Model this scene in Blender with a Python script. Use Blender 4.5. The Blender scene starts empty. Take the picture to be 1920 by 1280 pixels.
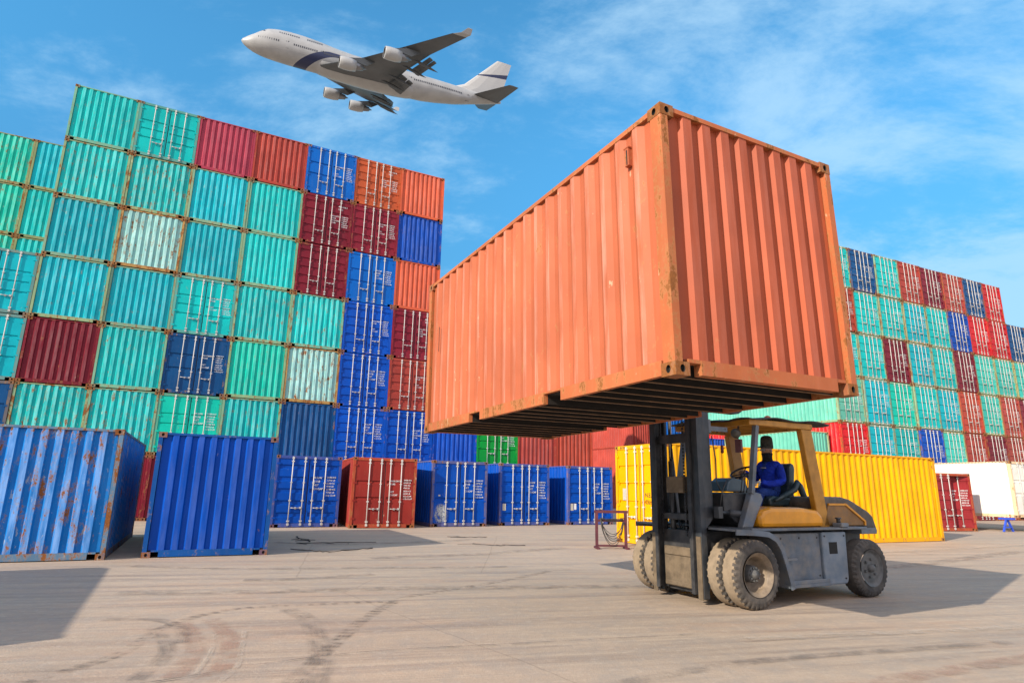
import bpy, math, random
from mathutils import Vector, Matrix
R = math.radians
random.seed(7)
scene = bpy.context.scene
C = scene.collection

# ------------------------------------------------------------------ camera
cam_data = bpy.data.cameras.new('camera')
cam = bpy.data.objects.new('camera', cam_data)
C.objects.link(cam)
PITCH, ROLL, CAMH = 0.2330, 0.0186, 1.5403
fwd = Vector((0, math.cos(PITCH), math.sin(PITCH)))
up0 = Vector((0, -math.sin(PITCH), math.cos(PITCH)))
rt0 = Vector((1, 0, 0))
rt = rt0 * math.cos(ROLL) + up0 * math.sin(ROLL)
up = up0 * math.cos(ROLL) - rt0 * math.sin(ROLL)
cam.matrix_world = Matrix(((rt.x, up.x, -fwd.x, 0), (rt.y, up.y, -fwd.y, 0), (rt.z, up.z, -fwd.z, CAMH), (0, 0, 0, 1)))
cam_data.sensor_width = 36
cam_data.lens = 1158.3 / 1920 * 36
cam_data.clip_end = 6000
scene.camera = cam

# ------------------------------------------------------------------ light
SUN_TO = Vector((-1.40, -1.42, 1.0)).normalized()
SUN_EL = math.asin(SUN_TO.z)
SUN_AZ = math.atan2(SUN_TO.x, SUN_TO.y)          # clockwise from +Y
sun_d = bpy.data.lights.new('sun', 'SUN')
sun_d.energy = 3.9
sun_d.angle = R(0.5)
sun_d.color = (1.0, 0.89, 0.74)
sun = bpy.data.objects.new('sun', sun_d)
sun.rotation_euler = SUN_TO.to_track_quat('Z', 'Y').to_euler()
sun.location = (-30, -30, 40)
C.objects.link(sun)
vs = scene.view_settings
vs.view_transform = 'Standard'
vs.look = 'None'
vs.exposure = 0.78
vs.gamma = 1.0

world = bpy.data.worlds.new('World')
scene.world = world
world.use_nodes = True
nt = world.node_tree
for n in list(nt.nodes): nt.nodes.remove(n)
def N(tree, typ, **kw):
    n = tree.nodes.new(typ)
    for k, v in kw.items():
        if k.startswith('i_'):
            n.inputs[k[2:].replace('_', ' ')].default_value = v
        else: setattr(n, k, v)
    return n
def L(tree, a, b): tree.links.new(a, b)
sky = N(nt, 'ShaderNodeTexSky', sky_type='NISHITA', sun_disc=False, sun_elevation=SUN_EL, sun_rotation=SUN_AZ,
        altitude=0, air_density=1.0, dust_density=0.25, ozone_density=1.6)
tc = N(nt, 'ShaderNodeTexCoord')
sep = N(nt, 'ShaderNodeSeparateXYZ'); L(nt, tc.outputs['Generated'], sep.inputs[0])
zz = N(nt, 'ShaderNodeMath', operation='ADD'); L(nt, sep.outputs[2], zz.inputs[0]); zz.inputs[1].default_value = 0.22
dx = N(nt, 'ShaderNodeMath', operation='DIVIDE'); L(nt, sep.outputs[0], dx.inputs[0]); L(nt, zz.outputs[0], dx.inputs[1])
dy = N(nt, 'ShaderNodeMath', operation='DIVIDE'); L(nt, sep.outputs[1], dy.inputs[0]); L(nt, zz.outputs[0], dy.inputs[1])
cmb = N(nt, 'ShaderNodeCombineXYZ'); L(nt, dx.outputs[0], cmb.inputs[0]); L(nt, dy.outputs[0], cmb.inputs[1])
mp = N(nt, 'ShaderNodeMapping'); L(nt, cmb.outputs[0], mp.inputs[0])
mp.inputs['Rotation'].default_value = (0, 0, R(-28)); mp.inputs['Scale'].default_value = (0.9, 1.5, 1)
mp.inputs['Location'].default_value = (3.1, 1.7, 0)
n1 = N(nt, 'ShaderNodeTexNoise', noise_dimensions='2D'); L(nt, mp.outputs[0], n1.inputs['Vector'])
n1.inputs['Scale'].default_value = 2.0; n1.inputs['Detail'].default_value = 9; n1.inputs['Roughness'].default_value = 0.66
n1.inputs['Distortion'].default_value = 0.15
n2 = N(nt, 'ShaderNodeTexNoise', noise_dimensions='2D'); L(nt, cmb.outputs[0], n2.inputs['Vector'])
n2.inputs['Scale'].default_value = 0.55; n2.inputs['Detail'].default_value = 2
# more cloud towards the right of the view (+x)
bias = N(nt, 'ShaderNodeMapRange'); L(nt, sep.outputs[0], bias.inputs[0])
bias.inputs['From Min'].default_value = -0.15; bias.inputs['From Max'].default_value = 0.5
bias.inputs['To Min'].default_value = -0.12; bias.inputs['To Max'].default_value = 0.13
a1 = N(nt, 'ShaderNodeMath', operation='MULTIPLY_ADD'); L(nt, n2.outputs[0], a1.inputs[0]); a1.inputs[1].default_value = 0.5; L(nt, n1.outputs[0], a1.inputs[2])
a2 = N(nt, 'ShaderNodeMath', operation='ADD'); L(nt, a1.outputs[0], a2.inputs[0]); L(nt, bias.outputs[0], a2.inputs[1])
cr = N(nt, 'ShaderNodeMapRange', interpolation_type='SMOOTHSTEP'); L(nt, a2.outputs[0], cr.inputs[0])
cr.inputs['From Min'].default_value = 0.68; cr.inputs['From Max'].default_value = 1.02
cr.inputs['To Min'].default_value = 0.0; cr.inputs['To Max'].default_value = 0.62
tint = N(nt, 'ShaderNodeMix', data_type='RGBA', blend_type='MULTIPLY'); tint.inputs[0].default_value = 1
lowhigh = N(nt, 'ShaderNodeMapRange', interpolation_type='SMOOTHSTEP'); L(nt, sep.outputs[2], lowhigh.inputs[0])
lowhigh.inputs['From Min'].default_value = 0.05; lowhigh.inputs['From Max'].default_value = 0.62
tc2 = N(nt, 'ShaderNodeMix', data_type='RGBA'); L(nt, lowhigh.outputs[0], tc2.inputs[0])
tc2.inputs[6].default_value = (0.16, 0.36, 0.46, 1); tc2.inputs[7].default_value = (0.38, 0.98, 1.12, 1)
L(nt, sky.outputs[0], tint.inputs[6]); L(nt, tc2.outputs[2], tint.inputs[7])
cmix = N(nt, 'ShaderNodeMix', data_type='RGBA'); L(nt, cr.outputs[0], cmix.inputs[0]); L(nt, tint.outputs[2], cmix.inputs[6])
cmix.inputs[7].default_value = (2.2, 3.3, 4.2, 1)
# bright fill added to the unseen sky behind the camera, lifting the shadows
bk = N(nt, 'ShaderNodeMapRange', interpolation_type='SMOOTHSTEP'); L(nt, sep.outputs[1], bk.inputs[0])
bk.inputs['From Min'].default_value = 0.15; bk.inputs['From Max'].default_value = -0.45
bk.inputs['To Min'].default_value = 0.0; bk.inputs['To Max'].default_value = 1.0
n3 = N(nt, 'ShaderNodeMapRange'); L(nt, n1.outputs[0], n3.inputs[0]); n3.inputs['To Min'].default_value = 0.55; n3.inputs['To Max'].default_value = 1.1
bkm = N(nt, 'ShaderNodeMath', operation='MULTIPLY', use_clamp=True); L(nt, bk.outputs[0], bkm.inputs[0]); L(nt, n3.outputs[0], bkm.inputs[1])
back_fill = N(nt, 'ShaderNodeMix', data_type='RGBA'); L(nt, bkm.outputs[0], back_fill.inputs[0]); L(nt, cmix.outputs[2], back_fill.inputs[6])
back_fill.inputs[7].default_value = (5.7, 5.4, 5.9, 1)
bg = N(nt, 'ShaderNodeBackground'); L(nt, back_fill.outputs[2], bg.inputs[0]); bg.inputs[1].default_value = 0.15
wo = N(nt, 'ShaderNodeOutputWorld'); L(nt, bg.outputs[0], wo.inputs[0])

# ------------------------------------------------------------------ materials
def lin(h):
    h = h.lstrip('#'); r = []
    for i in (0, 2, 4):
        c = int(h[i:i+2], 16) / 255
        r.append(c / 12.92 if c <= 0.04045 else ((c + 0.055) / 1.055) ** 2.4)
    return tuple(r) + (1.0,)

class NT:
    def __init__(s, name):
        s.m = bpy.data.materials.new(name); s.m.use_nodes = True
        s.t = s.m.node_tree
        for n in list(s.t.nodes): s.t.nodes.remove(n)
        s.out = s.t.nodes.new('ShaderNodeOutputMaterial')
        s.b = s.t.nodes.new('ShaderNodeBsdfPrincipled')
        s.t.links.new(s.b.outputs[0], s.out.inputs[0])
    def n(s, typ, **kw): return N(s.t, typ, **kw)
    def l(s, a, b): s.t.links.new(a, b)
    def math(s, op, a, b=None, c=None, clamp=False):
        n = s.t.nodes.new('ShaderNodeMath'); n.operation = op; n.use_clamp = clamp
        for i, v in enumerate((a, b, c)):
            if v is None: continue
            if isinstance(v, (int, float)): n.inputs[i].default_value = v
            else: s.l(v, n.inputs[i])
        return n.outputs[0]
    def mix(s, f, a, b, mode='MIX'):
        n = s.t.nodes.new('ShaderNodeMix'); n.data_type = 'RGBA'; n.blend_type = mode
        for i, v in ((0, f), (6, a), (7, b)):
            if isinstance(v, (int, float)): n.inputs[i].default_value = v
            elif isinstance(v, tuple): n.inputs[i].default_value = v
            else: s.l(v, n.inputs[i])
        return n.outputs[2]
    def noise(s, vec, scale, detail=3, rough=0.55, dist=0.0):
        n = s.t.nodes.new('ShaderNodeTexNoise')
        s.l(vec, n.inputs['Vector']); n.inputs['Scale'].default_value = scale
        n.inputs['Detail'].default_value = detail; n.inputs['Roughness'].default_value = rough
        n.inputs['Distortion'].default_value = dist
        return n.outputs[0]
    def mapr(s, v, a, b, c=0.0, d=1.0, smooth=True):
        n = s.t.nodes.new('ShaderNodeMapRange')
        if smooth: n.interpolation_type = 'SMOOTHSTEP'
        s.l(v, n.inputs[0])
        for i, k in enumerate((a, b, c, d)):
            if isinstance(k, (int, float)): n.inputs[i + 1].default_value = k
            else: s.l(k, n.inputs[i + 1])
        return n.outputs[0]
    def scalev(s, vec, sc, loc=(0, 0, 0)):
        n = s.t.nodes.new('ShaderNodeMapping'); s.l(vec, n.inputs[0])
        n.inputs['Scale'].default_value = sc; n.inputs['Location'].default_value = loc
        return n.outputs[0]
    def bump(s, h, strength=0.2, dist=0.01, prev=None):
        n = s.t.nodes.new('ShaderNodeBump'); s.l(h, n.inputs['Height'])
        n.inputs['Strength'].default_value = strength; n.inputs['Distance'].default_value = dist
        if prev is not None: s.l(prev, n.inputs['Normal'])
        s.l(n.outputs[0], s.b.inputs['Normal'])
        return n.outputs[0]
    def set(s, **kw):
        for k, v in kw.items():
            i = s.b.inputs[k.replace('_', ' ')]
            if isinstance(v, (int, float, tuple)): i.default_value = v
            else: s.l(v, i)
    def seeded(s):
        tc = s.t.nodes.new('ShaderNodeTexCoord'); oi = s.t.nodes.new('ShaderNodeObjectInfo')
        r = s.math('MULTIPLY', oi.outputs['Random'], 61.0)
        v = s.t.nodes.new('ShaderNodeVectorMath'); v.operation = 'ADD'
        c = s.t.nodes.new('ShaderNodeCombineXYZ')
        for i in range(3): s.l(r, c.inputs[i])
        s.l(tc.outputs['Object'], v.inputs[0]); s.l(c.outputs[0], v.inputs[1])
        return v.outputs[0], oi

def steel_material(name, rib=0.0, rustiness=0.0, rough=0.5, chalk=(0.62, 0.66, 0.62, 1)):
    """weathered paint: colour and wear (alpha) come from the object's own colour"""
    s = NT(name)
    vec, oi = s.seeded()
    col, wear = oi.outputs['Color'], oi.outputs['Alpha']
    big = s.noise(vec, 0.9, 3)
    st = s.noise(s.scalev(vec, (7, 7, 0.55)), 1.0, 5, 0.6)
    fine = s.noise(vec, 26, 4, 0.65)
    c = s.mix(s.mapr(big, 0.3, 0.72), s.mix(1.0, col, (0.78, 0.80, 0.82, 1), 'MULTIPLY'), col)
    # grey road dirt and runs
    c = s.mix(s.math('MULTIPLY', s.mapr(st, 0.50, 0.80), s.math('MULTIPLY_ADD', wear, 0.30, 0.02)), c, s.mix(0.5, c, (0.15, 0.12, 0.09, 1)))
    # sun-bleached, scuffed paint
    ch = s.mapr(s.noise(s.scalev(vec, (9, 9, 1.1), (3, 5, 9)), 1.0, 6, 0.62), 0.46 - rib * 0.16, 0.74)
    pale = s.mix(0.34 + 0.30*rib, s.mix(1.0, c, (1.25, 1.25, 1.25, 1), 'MULTIPLY'), s.mix(0.5, chalk, s.mix(1.0, c, (2.6, 2.6, 2.6, 1), 'MULTIPLY')))
    c = s.mix(s.math('MULTIPLY', ch, s.math('MULTIPLY_ADD', wear, 0.16 + rib * 0.75, 0.0 + rib * 0.06), clamp=True), c, pale)
    # scrapes with sharp edges
    sc = s.mapr(s.noise(s.scalev(vec, (3.2, 3.2, 1.3), (8, 1, 2)), 2.2, 7, 0.7), s.math('MULTIPLY_ADD', wear, -0.10, 0.715), s.math('MULTIPLY_ADD', wear, -0.10, 0.73))
    c = s.mix(s.math('MULTIPLY', sc, 0.75), c, s.mix(0.6, pale, (0.42, 0.36, 0.22, 1)))
    # rust
    rn = s.math('ADD', s.math('MULTIPLY', s.noise(s.scalev(vec, (4, 4, 1.6), (1, 7, 3)), 1.6, 8, 0.68), 0.72), s.math('MULTIPLY', fine, 0.28))
    th = s.math('MULTIPLY_ADD', wear, -0.135, 0.695 - rustiness)
    rm = s.mapr(rn, th, s.math('ADD', th, 0.035))
    rc = s.mix(fine, (0.055, 0.020, 0.010, 1), (0.36, 0.135, 0.038, 1))
    halo = s.mapr(rn, s.math('ADD', th, -0.06), th)
    c = s.mix(s.math('MULTIPLY', halo, 0.38), c, (0.33, 0.19, 0.075, 1))
    c = s.mix(rm, c, rc)
    s.set(Base_Color=c, Roughness=s.mapr(rm, 0, 1, rough, 0.85, False), Specular_IOR_Level=0.14)
    dent = s.noise(vec, 1.7, 2)
    p = s.bump(dent, 0.45, 0.03)
    s.bump(rn, 0.25, 0.004, p)
    return s.m

M = {}
M['paint'] = steel_material('container_paint')
M['rib'] = steel_material('container_rib_paint', rib=1.0)
M['frame'] = steel_material('container_frame_paint', rustiness=0.045, rough=0.6)
M['door'] = steel_material('container_door_paint', rustiness=-0.02, rough=0.42)
M['bar'] = steel_material('galvanised_bar', rustiness=-0.02, rough=0.45)

def plain(name, col, rough=0.6, metal=0.0, var=0.25, scale=8, bump=0.15, dust=0.0, dustcol=(0.33, 0.26, 0.19, 1), spec=0.5, stretch=None):
    s = NT(name); vec, oi = s.seeded()
    if stretch: vec2 = s.scalev(vec, stretch)
    else: vec2 = vec
    nz = s.noise(vec2, scale, 5, 0.6)
    c0 = tuple(v * (1 - var) for v in col[:3]) + (1,)
    c = s.mix(s.mapr(nz, 0.3, 0.7), c0, col)
    if dust > 0:
        geo = s.n('ShaderNodeNewGeometry')
        sz = s.n('ShaderNodeSeparateXYZ'); s.l(geo.outputs['Normal'], sz.inputs[0])
        upf = s.mapr(sz.outputs[2], 0.2, 0.95)
        dn = s.mapr(s.noise(vec, 5, 6, 0.65), 0.35, 0.72)
        f = s.math('MULTIPLY', s.math('ADD', s.math('MULTIPLY', upf, 0.5), dn), dust, clamp=True)
        c = s.mix(f, c, dustcol)
    s.set(Base_Color=c, Roughness=rough, Metallic=metal, Specular_IOR_Level=spec)
    if bump: s.bump(nz, bump, 0.006)
    return s.m
M['dark_hole'] = plain('dark_recess', (0.012, 0.011, 0.01, 1), 0.9, bump=0)
M['casting'] = steel_material('casting_steel', rustiness=0.12, rough=0.7)
M['gasket'] = plain('rubber_gasket', (0.02, 0.02, 0.022, 1), 0.75)
M['white_text'] = plain('stencil_white', (0.72, 0.74, 0.74, 1), 0.6, var=0.2, scale=30)
M['black_text'] = plain('stencil_black', (0.03, 0.028, 0.02, 1), 0.6, var=0.2, scale=30)
M['plate'] = plain('data_plate', (0.50, 0.47, 0.40, 1), 0.4, var=0.3, scale=40)
M['underfloor'] = plain('underfloor_shade', (0.008, 0.006, 0.005, 1), 0.85, var=0.6, scale=3)  # near-black: the shade under the floor is put into the colour
M['crossweb'] = plain('crossbeam_web_shaded', (0.014, 0.010, 0.008, 1), 0.8, var=0.6, scale=4)  # dark web: shade between the beams painted into the colour
M['crossbeam'] = plain('crossbeam_flange_lit', (0.26, 0.14, 0.07, 1), 0.65, var=0.6, scale=4)  # pale flange: light bounced off the ground, painted into the colour

# ------------------------------------------------------------------ mesh builder
class MB:
    def __init__(s): s.v = []; s.f = []; s.m = []; s.sm = []
    def add(s, verts, faces, mat=0, smooth=False):
        o = len(s.v); s.v += [tuple(p) for p in verts]
        for f in faces: s.f.append(tuple(i + o for i in f)); s.m.append(mat); s.sm.append(smooth)
    def box(s, a, b, mat=0):
        x0, y0, z0 = a; x1, y1, z1 = b
        x0, x1 = min(x0, x1), max(x0, x1); y0, y1 = min(y0, y1), max(y0, y1); z0, z1 = min(z0, z1), max(z0, z1)
        s.add([(x0,y0,z0),(x1,y0,z0),(x1,y1,z0),(x0,y1,z0),(x0,y0,z1),(x1,y0,z1),(x1,y1,z1),(x0,y1,z1)],
              [(0,3,2,1),(4,5,6,7),(0,1,5,4),(1,2,6,5),(2,3,7,6),(3,0,4,7)], mat)
    def prism(s, poly, a, b, axis='y', mat=0):
        """poly of (p,q); extruded from a to b along axis. axis y: (x,z); axis x: (y,z); axis z: (x,y)"""
        def P(p, q, t): return (p, t, q) if axis == 'y' else ((t, p, q) if axis == 'x' else (p, q, t))
        n = len(poly); v = [P(p, q, a) for p, q in poly] + [P(p, q, b) for p, q in poly]
        f = [tuple(range(n)), tuple(range(2*n-1, n-1, -1))] + [((i+1) % n, i, i+n, (i+1) % n + n) for i in range(n)]
        ar = sum(poly[i][0]*poly[(i+1) % n][1]-poly[(i+1) % n][0]*poly[i][1] for i in range(n))
        flip = (ar < 0) != ((b < a)) if axis != 'y' else (ar > 0) != (b < a)
        if axis == 'y': flip = not flip
        if not flip: f = [tuple(reversed(q)) for q in f]
        s.add(v, f, mat)
    def tube(s, path, r, n=8, mat=0, closed=False):
        path = [Vector(p) for p in path]; rs = r if isinstance(r, (list, tuple)) else [r]*len(path)
        m = len(path); v = []; prev = None
        for i, p in enumerate(path):
            if closed: t = path[(i+1) % m]-path[i-1]
            else: t = path[min(i+1, m-1)]-path[max(i-1, 0)]
            t.normalize()
            if prev is None:
                a = Vector((0, 0, 1)) if abs(t.z) < 0.9 else Vector((1, 0, 0))
                x = t.cross(a).normalized()
            else: x = (prev - t*prev.dot(t)).normalized()
            prev = x; y = t.cross(x)
            v += [p + (x*math.cos(2*math.pi*k/n) + y*math.sin(2*math.pi*k/n))*rs[i] for k in range(n)]
        f = []
        for i in range(m if closed else m-1):
            j = (i+1) % m
            for k in range(n): f.append((i*n+k, i*n+(k+1) % n, j*n+(k+1) % n, j*n+k))
        if not closed: f += [tuple(range(n-1, -1, -1)), tuple((m-1)*n+k for k in range(n))]
        s.add(v, f, mat, True)
    def lathe(s, prof, origin, axis, n=40, mat=0, smooth=True, cap=True):
        """prof: list of (along, radius)"""
        o = Vector(origin); t = Vector(axis).normalized()
        a = Vector((0, 0, 1)) if abs(t.z) < 0.9 else Vector((1, 0, 0))
        x = t.cross(a).normalized(); y = t.cross(x); v = []
        for al, r in prof: v += [o + t*al + (x*math.cos(2*math.pi*k/n)+y*math.sin(2*math.pi*k/n))*max(r, 1e-4) for k in range(n)]
        f = []
        for i in range(len(prof)-1):
            for k in range(n): f.append((i*n+k, i*n+(k+1) % n, (i+1)*n+(k+1) % n, (i+1)*n+k))
        s.add(v, f, mat, smooth)
    def beam(s, p, q, w, h, mat=0, up=(0, 0, 1)):
        p, q = Vector(p), Vector(q); t = (q-p).normalized(); u_ = Vector(up)
        x = t.cross(u_).normalized(); y = x.cross(t)
        v = []
        for e in (p, q): v += [e + x*a*w/2 + y*b*h/2 for a, b in ((-1,-1),(1,-1),(1,1),(-1,1))]
        s.add(v, [(3,2,1,0),(4,5,6,7),(0,1,5,4),(1,2,6,5),(2,3,7,6),(3,0,4,7)], mat)
    def xform(s, M4): s.v = [tuple(M4 @ Vector(p)) for p in s.v]
    def mesh(s, name, mats):
        me = bpy.data.meshes.new(name); me.from_pydata(s.v, [], s.f)
        for m in mats: me.materials.append(m)
        me.polygons.foreach_set('material_index', s.m); me.polygons.foreach_set('use_smooth', s.sm)
        me.update(); return me

def obj(name, me, parent=None, color=None, loc=None, rot=None):
    o = bpy.data.objects.new(name, me); C.objects.link(o)
    if parent is not None: o.parent = parent
    if color is not None: o.color = color
    if loc is not None: o.location = loc
    if rot is not None: o.rotation_euler = rot
    return o
def part(name, mb, mats, parent, color=None, bevel=0.0, label=None):
    o = obj(name, mb.mesh(name, mats if isinstance(mats, list) else [mats]), parent, color)
    if bevel:
        b = o.modifiers.new('bevel', 'BEVEL'); b.width = bevel; b.segments = 2; b.limit_method = 'ANGLE'; b.angle_limit = R(40)
    if label: o['label'] = label
    return o
def thing(name, label, cat, loc, rotz=0.0, group=None):
    o = bpy.data.objects.new(name, None); C.objects.link(o)
    o.empty_display_size = 0.3
    o.location = loc; o.rotation_euler = (0, 0, rotz)
    o['label'] = label; o['category'] = cat
    if group: o['group'] = group
    return o

# ------------------------------------------------------------------ the container kit
# local axes: x along the front (camera-side) end, y into depth, z up; origin at front-left-bottom corner
W = 2.438
def corrugation(length, pitch, depth, outer, slope, start):
    """list of (pos, depth) along a wall; depth 0 is the outer face, positive goes inwards"""
    inner = pitch - outer - 2*slope
    n = int((length - 2*start + inner) // pitch)
    m = (length - n*pitch + inner) / 2
    pts = [(0, depth)]
    for i in range(n):
        p = m + i*pitch
        pts += [(p, depth), (p+slope, 0), (p+slope+outer, 0), (p+2*slope+outer, depth)]
    pts.append((length, depth))
    out = [pts[0]]
    for p in pts[1:]:
        if p[0] - out[-1][0] > 1e-4: out.append(p)
    return out
def corr_wall(mb, o, d, inn, z0, z1, prof):
    """o origin, d direction along wall, inn inward direction"""
    o, d, inn = Vector(o), Vector(d), Vector(inn)
    v = []
    for p, dep in prof:
        q = o + d*p + inn*dep
        v += [(q.x, q.y, z0), (q.x, q.y, z1)]
    flip = d.cross(Vector((0, 0, 1))).dot(inn) > 0
    for i in range(len(prof)-1):
        a = (2*i, 2*i+2, 2*i+3, 2*i+1)
        if flip: a = tuple(reversed(a))
        k = 1 if prof[i][1] == 0 and prof[i+1][1] == 0 else 0
        mb.add([v[j] for j in a], [(0, 1, 2, 3)], k)

def mesh_body(Ln, H, rear='end', simple=False):
    mb = MB()
    side = corrugation(Ln-0.30, 0.278, 0.036, 0.072, 0.068, 0.05)
    corr_wall(mb, (0.012, 0.15, 0), (0, 1, 0), (1, 0, 0), 0.15, H-0.055, side)
    corr_wall(mb, (W-0.012, 0.15, 0), (0, 1, 0), (-1, 0, 0), 0.15, H-0.055, side)
    back = corrugation(W-0.24, 0.25, 0.045, 0.075, 0.045, 0.05)
    corr_wall(mb, (0.12, Ln-0.02, 0), (1, 0, 0), (0, -1, 0), 0.13, H-0.05, back)
    # roof, shallow corrugations across
    r = [(0.06 + i*(Ln-0.12)/40, 0.012 if i % 2 else 0.0) for i in range(41)]
    v = []
    for y, dz in r: v += [(0.05, y, H-0.02-dz), (W-0.05, y, H-0.02-dz)]
    for i in range(40): mb.add([v[2*i], v[2*i+1], v[2*i+3], v[2*i+2]], [(0, 1, 2, 3)], 0)
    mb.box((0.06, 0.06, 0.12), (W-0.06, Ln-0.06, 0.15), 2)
    return mb.mesh('body', [M['paint'], M['rib'], M['underfloor']])
def mesh_end(H, sill=0.15):
    mb = MB()
    pr = corrugation(W-0.20, 0.25, 0.045, 0.106, 0.030, 0.045)
    corr_wall(mb, (0.10, 0.016, 0), (1, 0, 0), (0, 1, 0), sill-0.01, H-0.06, pr)
    return mb.mesh('end_wall', [M['paint'], M['rib']])
def mesh_frame(Ln, H, door=False, pockets=False):
    mb = MB()
    cx, cy, cz = 0.165, 0.18, 0.118
    pw = 0.085 if not door else 0.10
    for x0, x1 in ((0.004, 0.004+pw), (W-0.004-pw, W-0.004)):
        mb.box((x0, 0.004, cz-0.002), (x1, 0.15, H-cz+0.002))
        mb.box((x0, Ln-0.13, cz-0.002), (x1, Ln-0.004, H-cz+0.002))
    # end rails
    hd = 0.12 if door else 0.06
    for y0, y1, h in ((0.008, 0.075, hd), (Ln-0.075, Ln-0.008, 0.06)):
        mb.box((cx-0.002, y0, H-h), (W-cx+0.002, y1, H-0.012))
    # bottom end rails leave gaps by the castings
    mb.box((cx+0.14, 0.008, 0.018), (W-cx-0.14, 0.10, 0.15))
    mb.box((cx-0.002, 0.013, 0.118), (cx+0.14, 0.095, 0.15)); mb.box((W-cx-0.14, 0.013, 0.118), (W-cx+0.002, 0.095, 0.15))
    mb.box((cx-0.002, Ln-0.10, 0.018), (W-cx+0.002, Ln-0.008, 0.15))
    # side rails
    for x0, x1 in ((0.006, 0.066), (W-0.066, W-0.006)):
        mb.box((x0, cy-0.002, H-0.062), (x1, Ln-cy+0.002, H-0.010))
        cuts = [cy-0.002]
        if pockets:
            for yc in (Ln/2-1.04, Ln/2+1.04): cuts += [yc-0.18, yc+0.18]
        cuts.append(Ln-cy+0.002)
        for i in range(0, len(cuts), 2): mb.box((x0+0.002, cuts[i], 0.016), (x1, cuts[i+1], 0.150))
        if pockets:
            for yc in (Ln/2-1.04, Ln/2+1.04): mb.box((x0+0.004, yc-0.18, 0.128), (x1, yc+0.18, 0.147))
    return mb.mesh('frame', [M['frame']])
def mesh_casting():
    """corner block with oval holes in its outer (-x), front (-y) and top/bottom faces; outer corner at origin"""
    mb = MB(); X, Y, Z = 0.162, 0.178, 0.118
    def holed(o, a, b, la, lb, ra, rb, nrm):
        o, a, b, nrm = Vector(o), Vector(a), Vector(b), Vector(nrm)
        n = 16; ov = []; rc = []
        for k in range(n):
            t = 2*math.pi*(k+0.5)/n; c_, s_ = math.cos(t), math.sin(t)
            ov.append(o + a*(la/2 + ra*c_) + b*(lb/2 + rb*s_))
            kk = 1/max(abs(c_), abs(s_))
            rc.append(o + a*(la/2 + la/2*max(-1, min(1, c_*kk))) + b*(lb/2 + lb/2*max(-1, min(1, s_*kk))))
        # make the corners exact
        for cxs, cys in ((1, 1), (-1, 1), (-1, -1), (1, -1)):
            k = min(range(n), key=lambda i: (rc[i]-(o+a*(la/2+la/2*cxs)+b*(lb/2+lb/2*cys))).length)
            rc[k] = o+a*(la/2+la/2*cxs)+b*(lb/2+lb/2*cys)
        dp = [p - nrm*0.03 for p in ov]
        v = rc + ov + dp
        fl = a.cross(b).dot(nrm) < 0
        def F(f): return tuple(reversed(f)) if fl else f
        mb.add(v, [F((k, (k+1) % n, n+(k+1) % n, n+k)) for k in range(n)], 0)
        mb.add(v, [F((n+k, n+(k+1) % n, 2*n+(k+1) % n, 2*n+k)) for k in range(n)], 1)
        mb.add(dp, [F(tuple(range(n)))], 1)
    holed((0, 0, 0), (1, 0, 0), (0, 0, 1), X, Z, 0.028, 0.034, (0, -1, 0))
    holed((0, 0, 0), (0, 1, 0), (0, 0, 1), Y, Z, 0.028, 0.036, (-1, 0, 0))
    holed((0, 0, Z), (1, 0, 0), (0, 1, 0), X, Y, 0.030, 0.055, (0, 0, 1))
    mb.add([(0,0,0),(X,0,0),(X,Y,0),(0,Y,0),(0,0,Z),(X,0,Z),(X,Y,Z),(0,Y,Z)], [(0,3,2,1),(1,2,6,5),(2,3,7,6)], 0)
    return mb.mesh('corner_casting', [M['casting'], M['dark_hole']])
DOOR_X = ((0.10, W/2-0.004), (W/2+0.004, W-0.10))
BARS = (0.255, 0.437, 0.580, 0.753)
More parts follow.
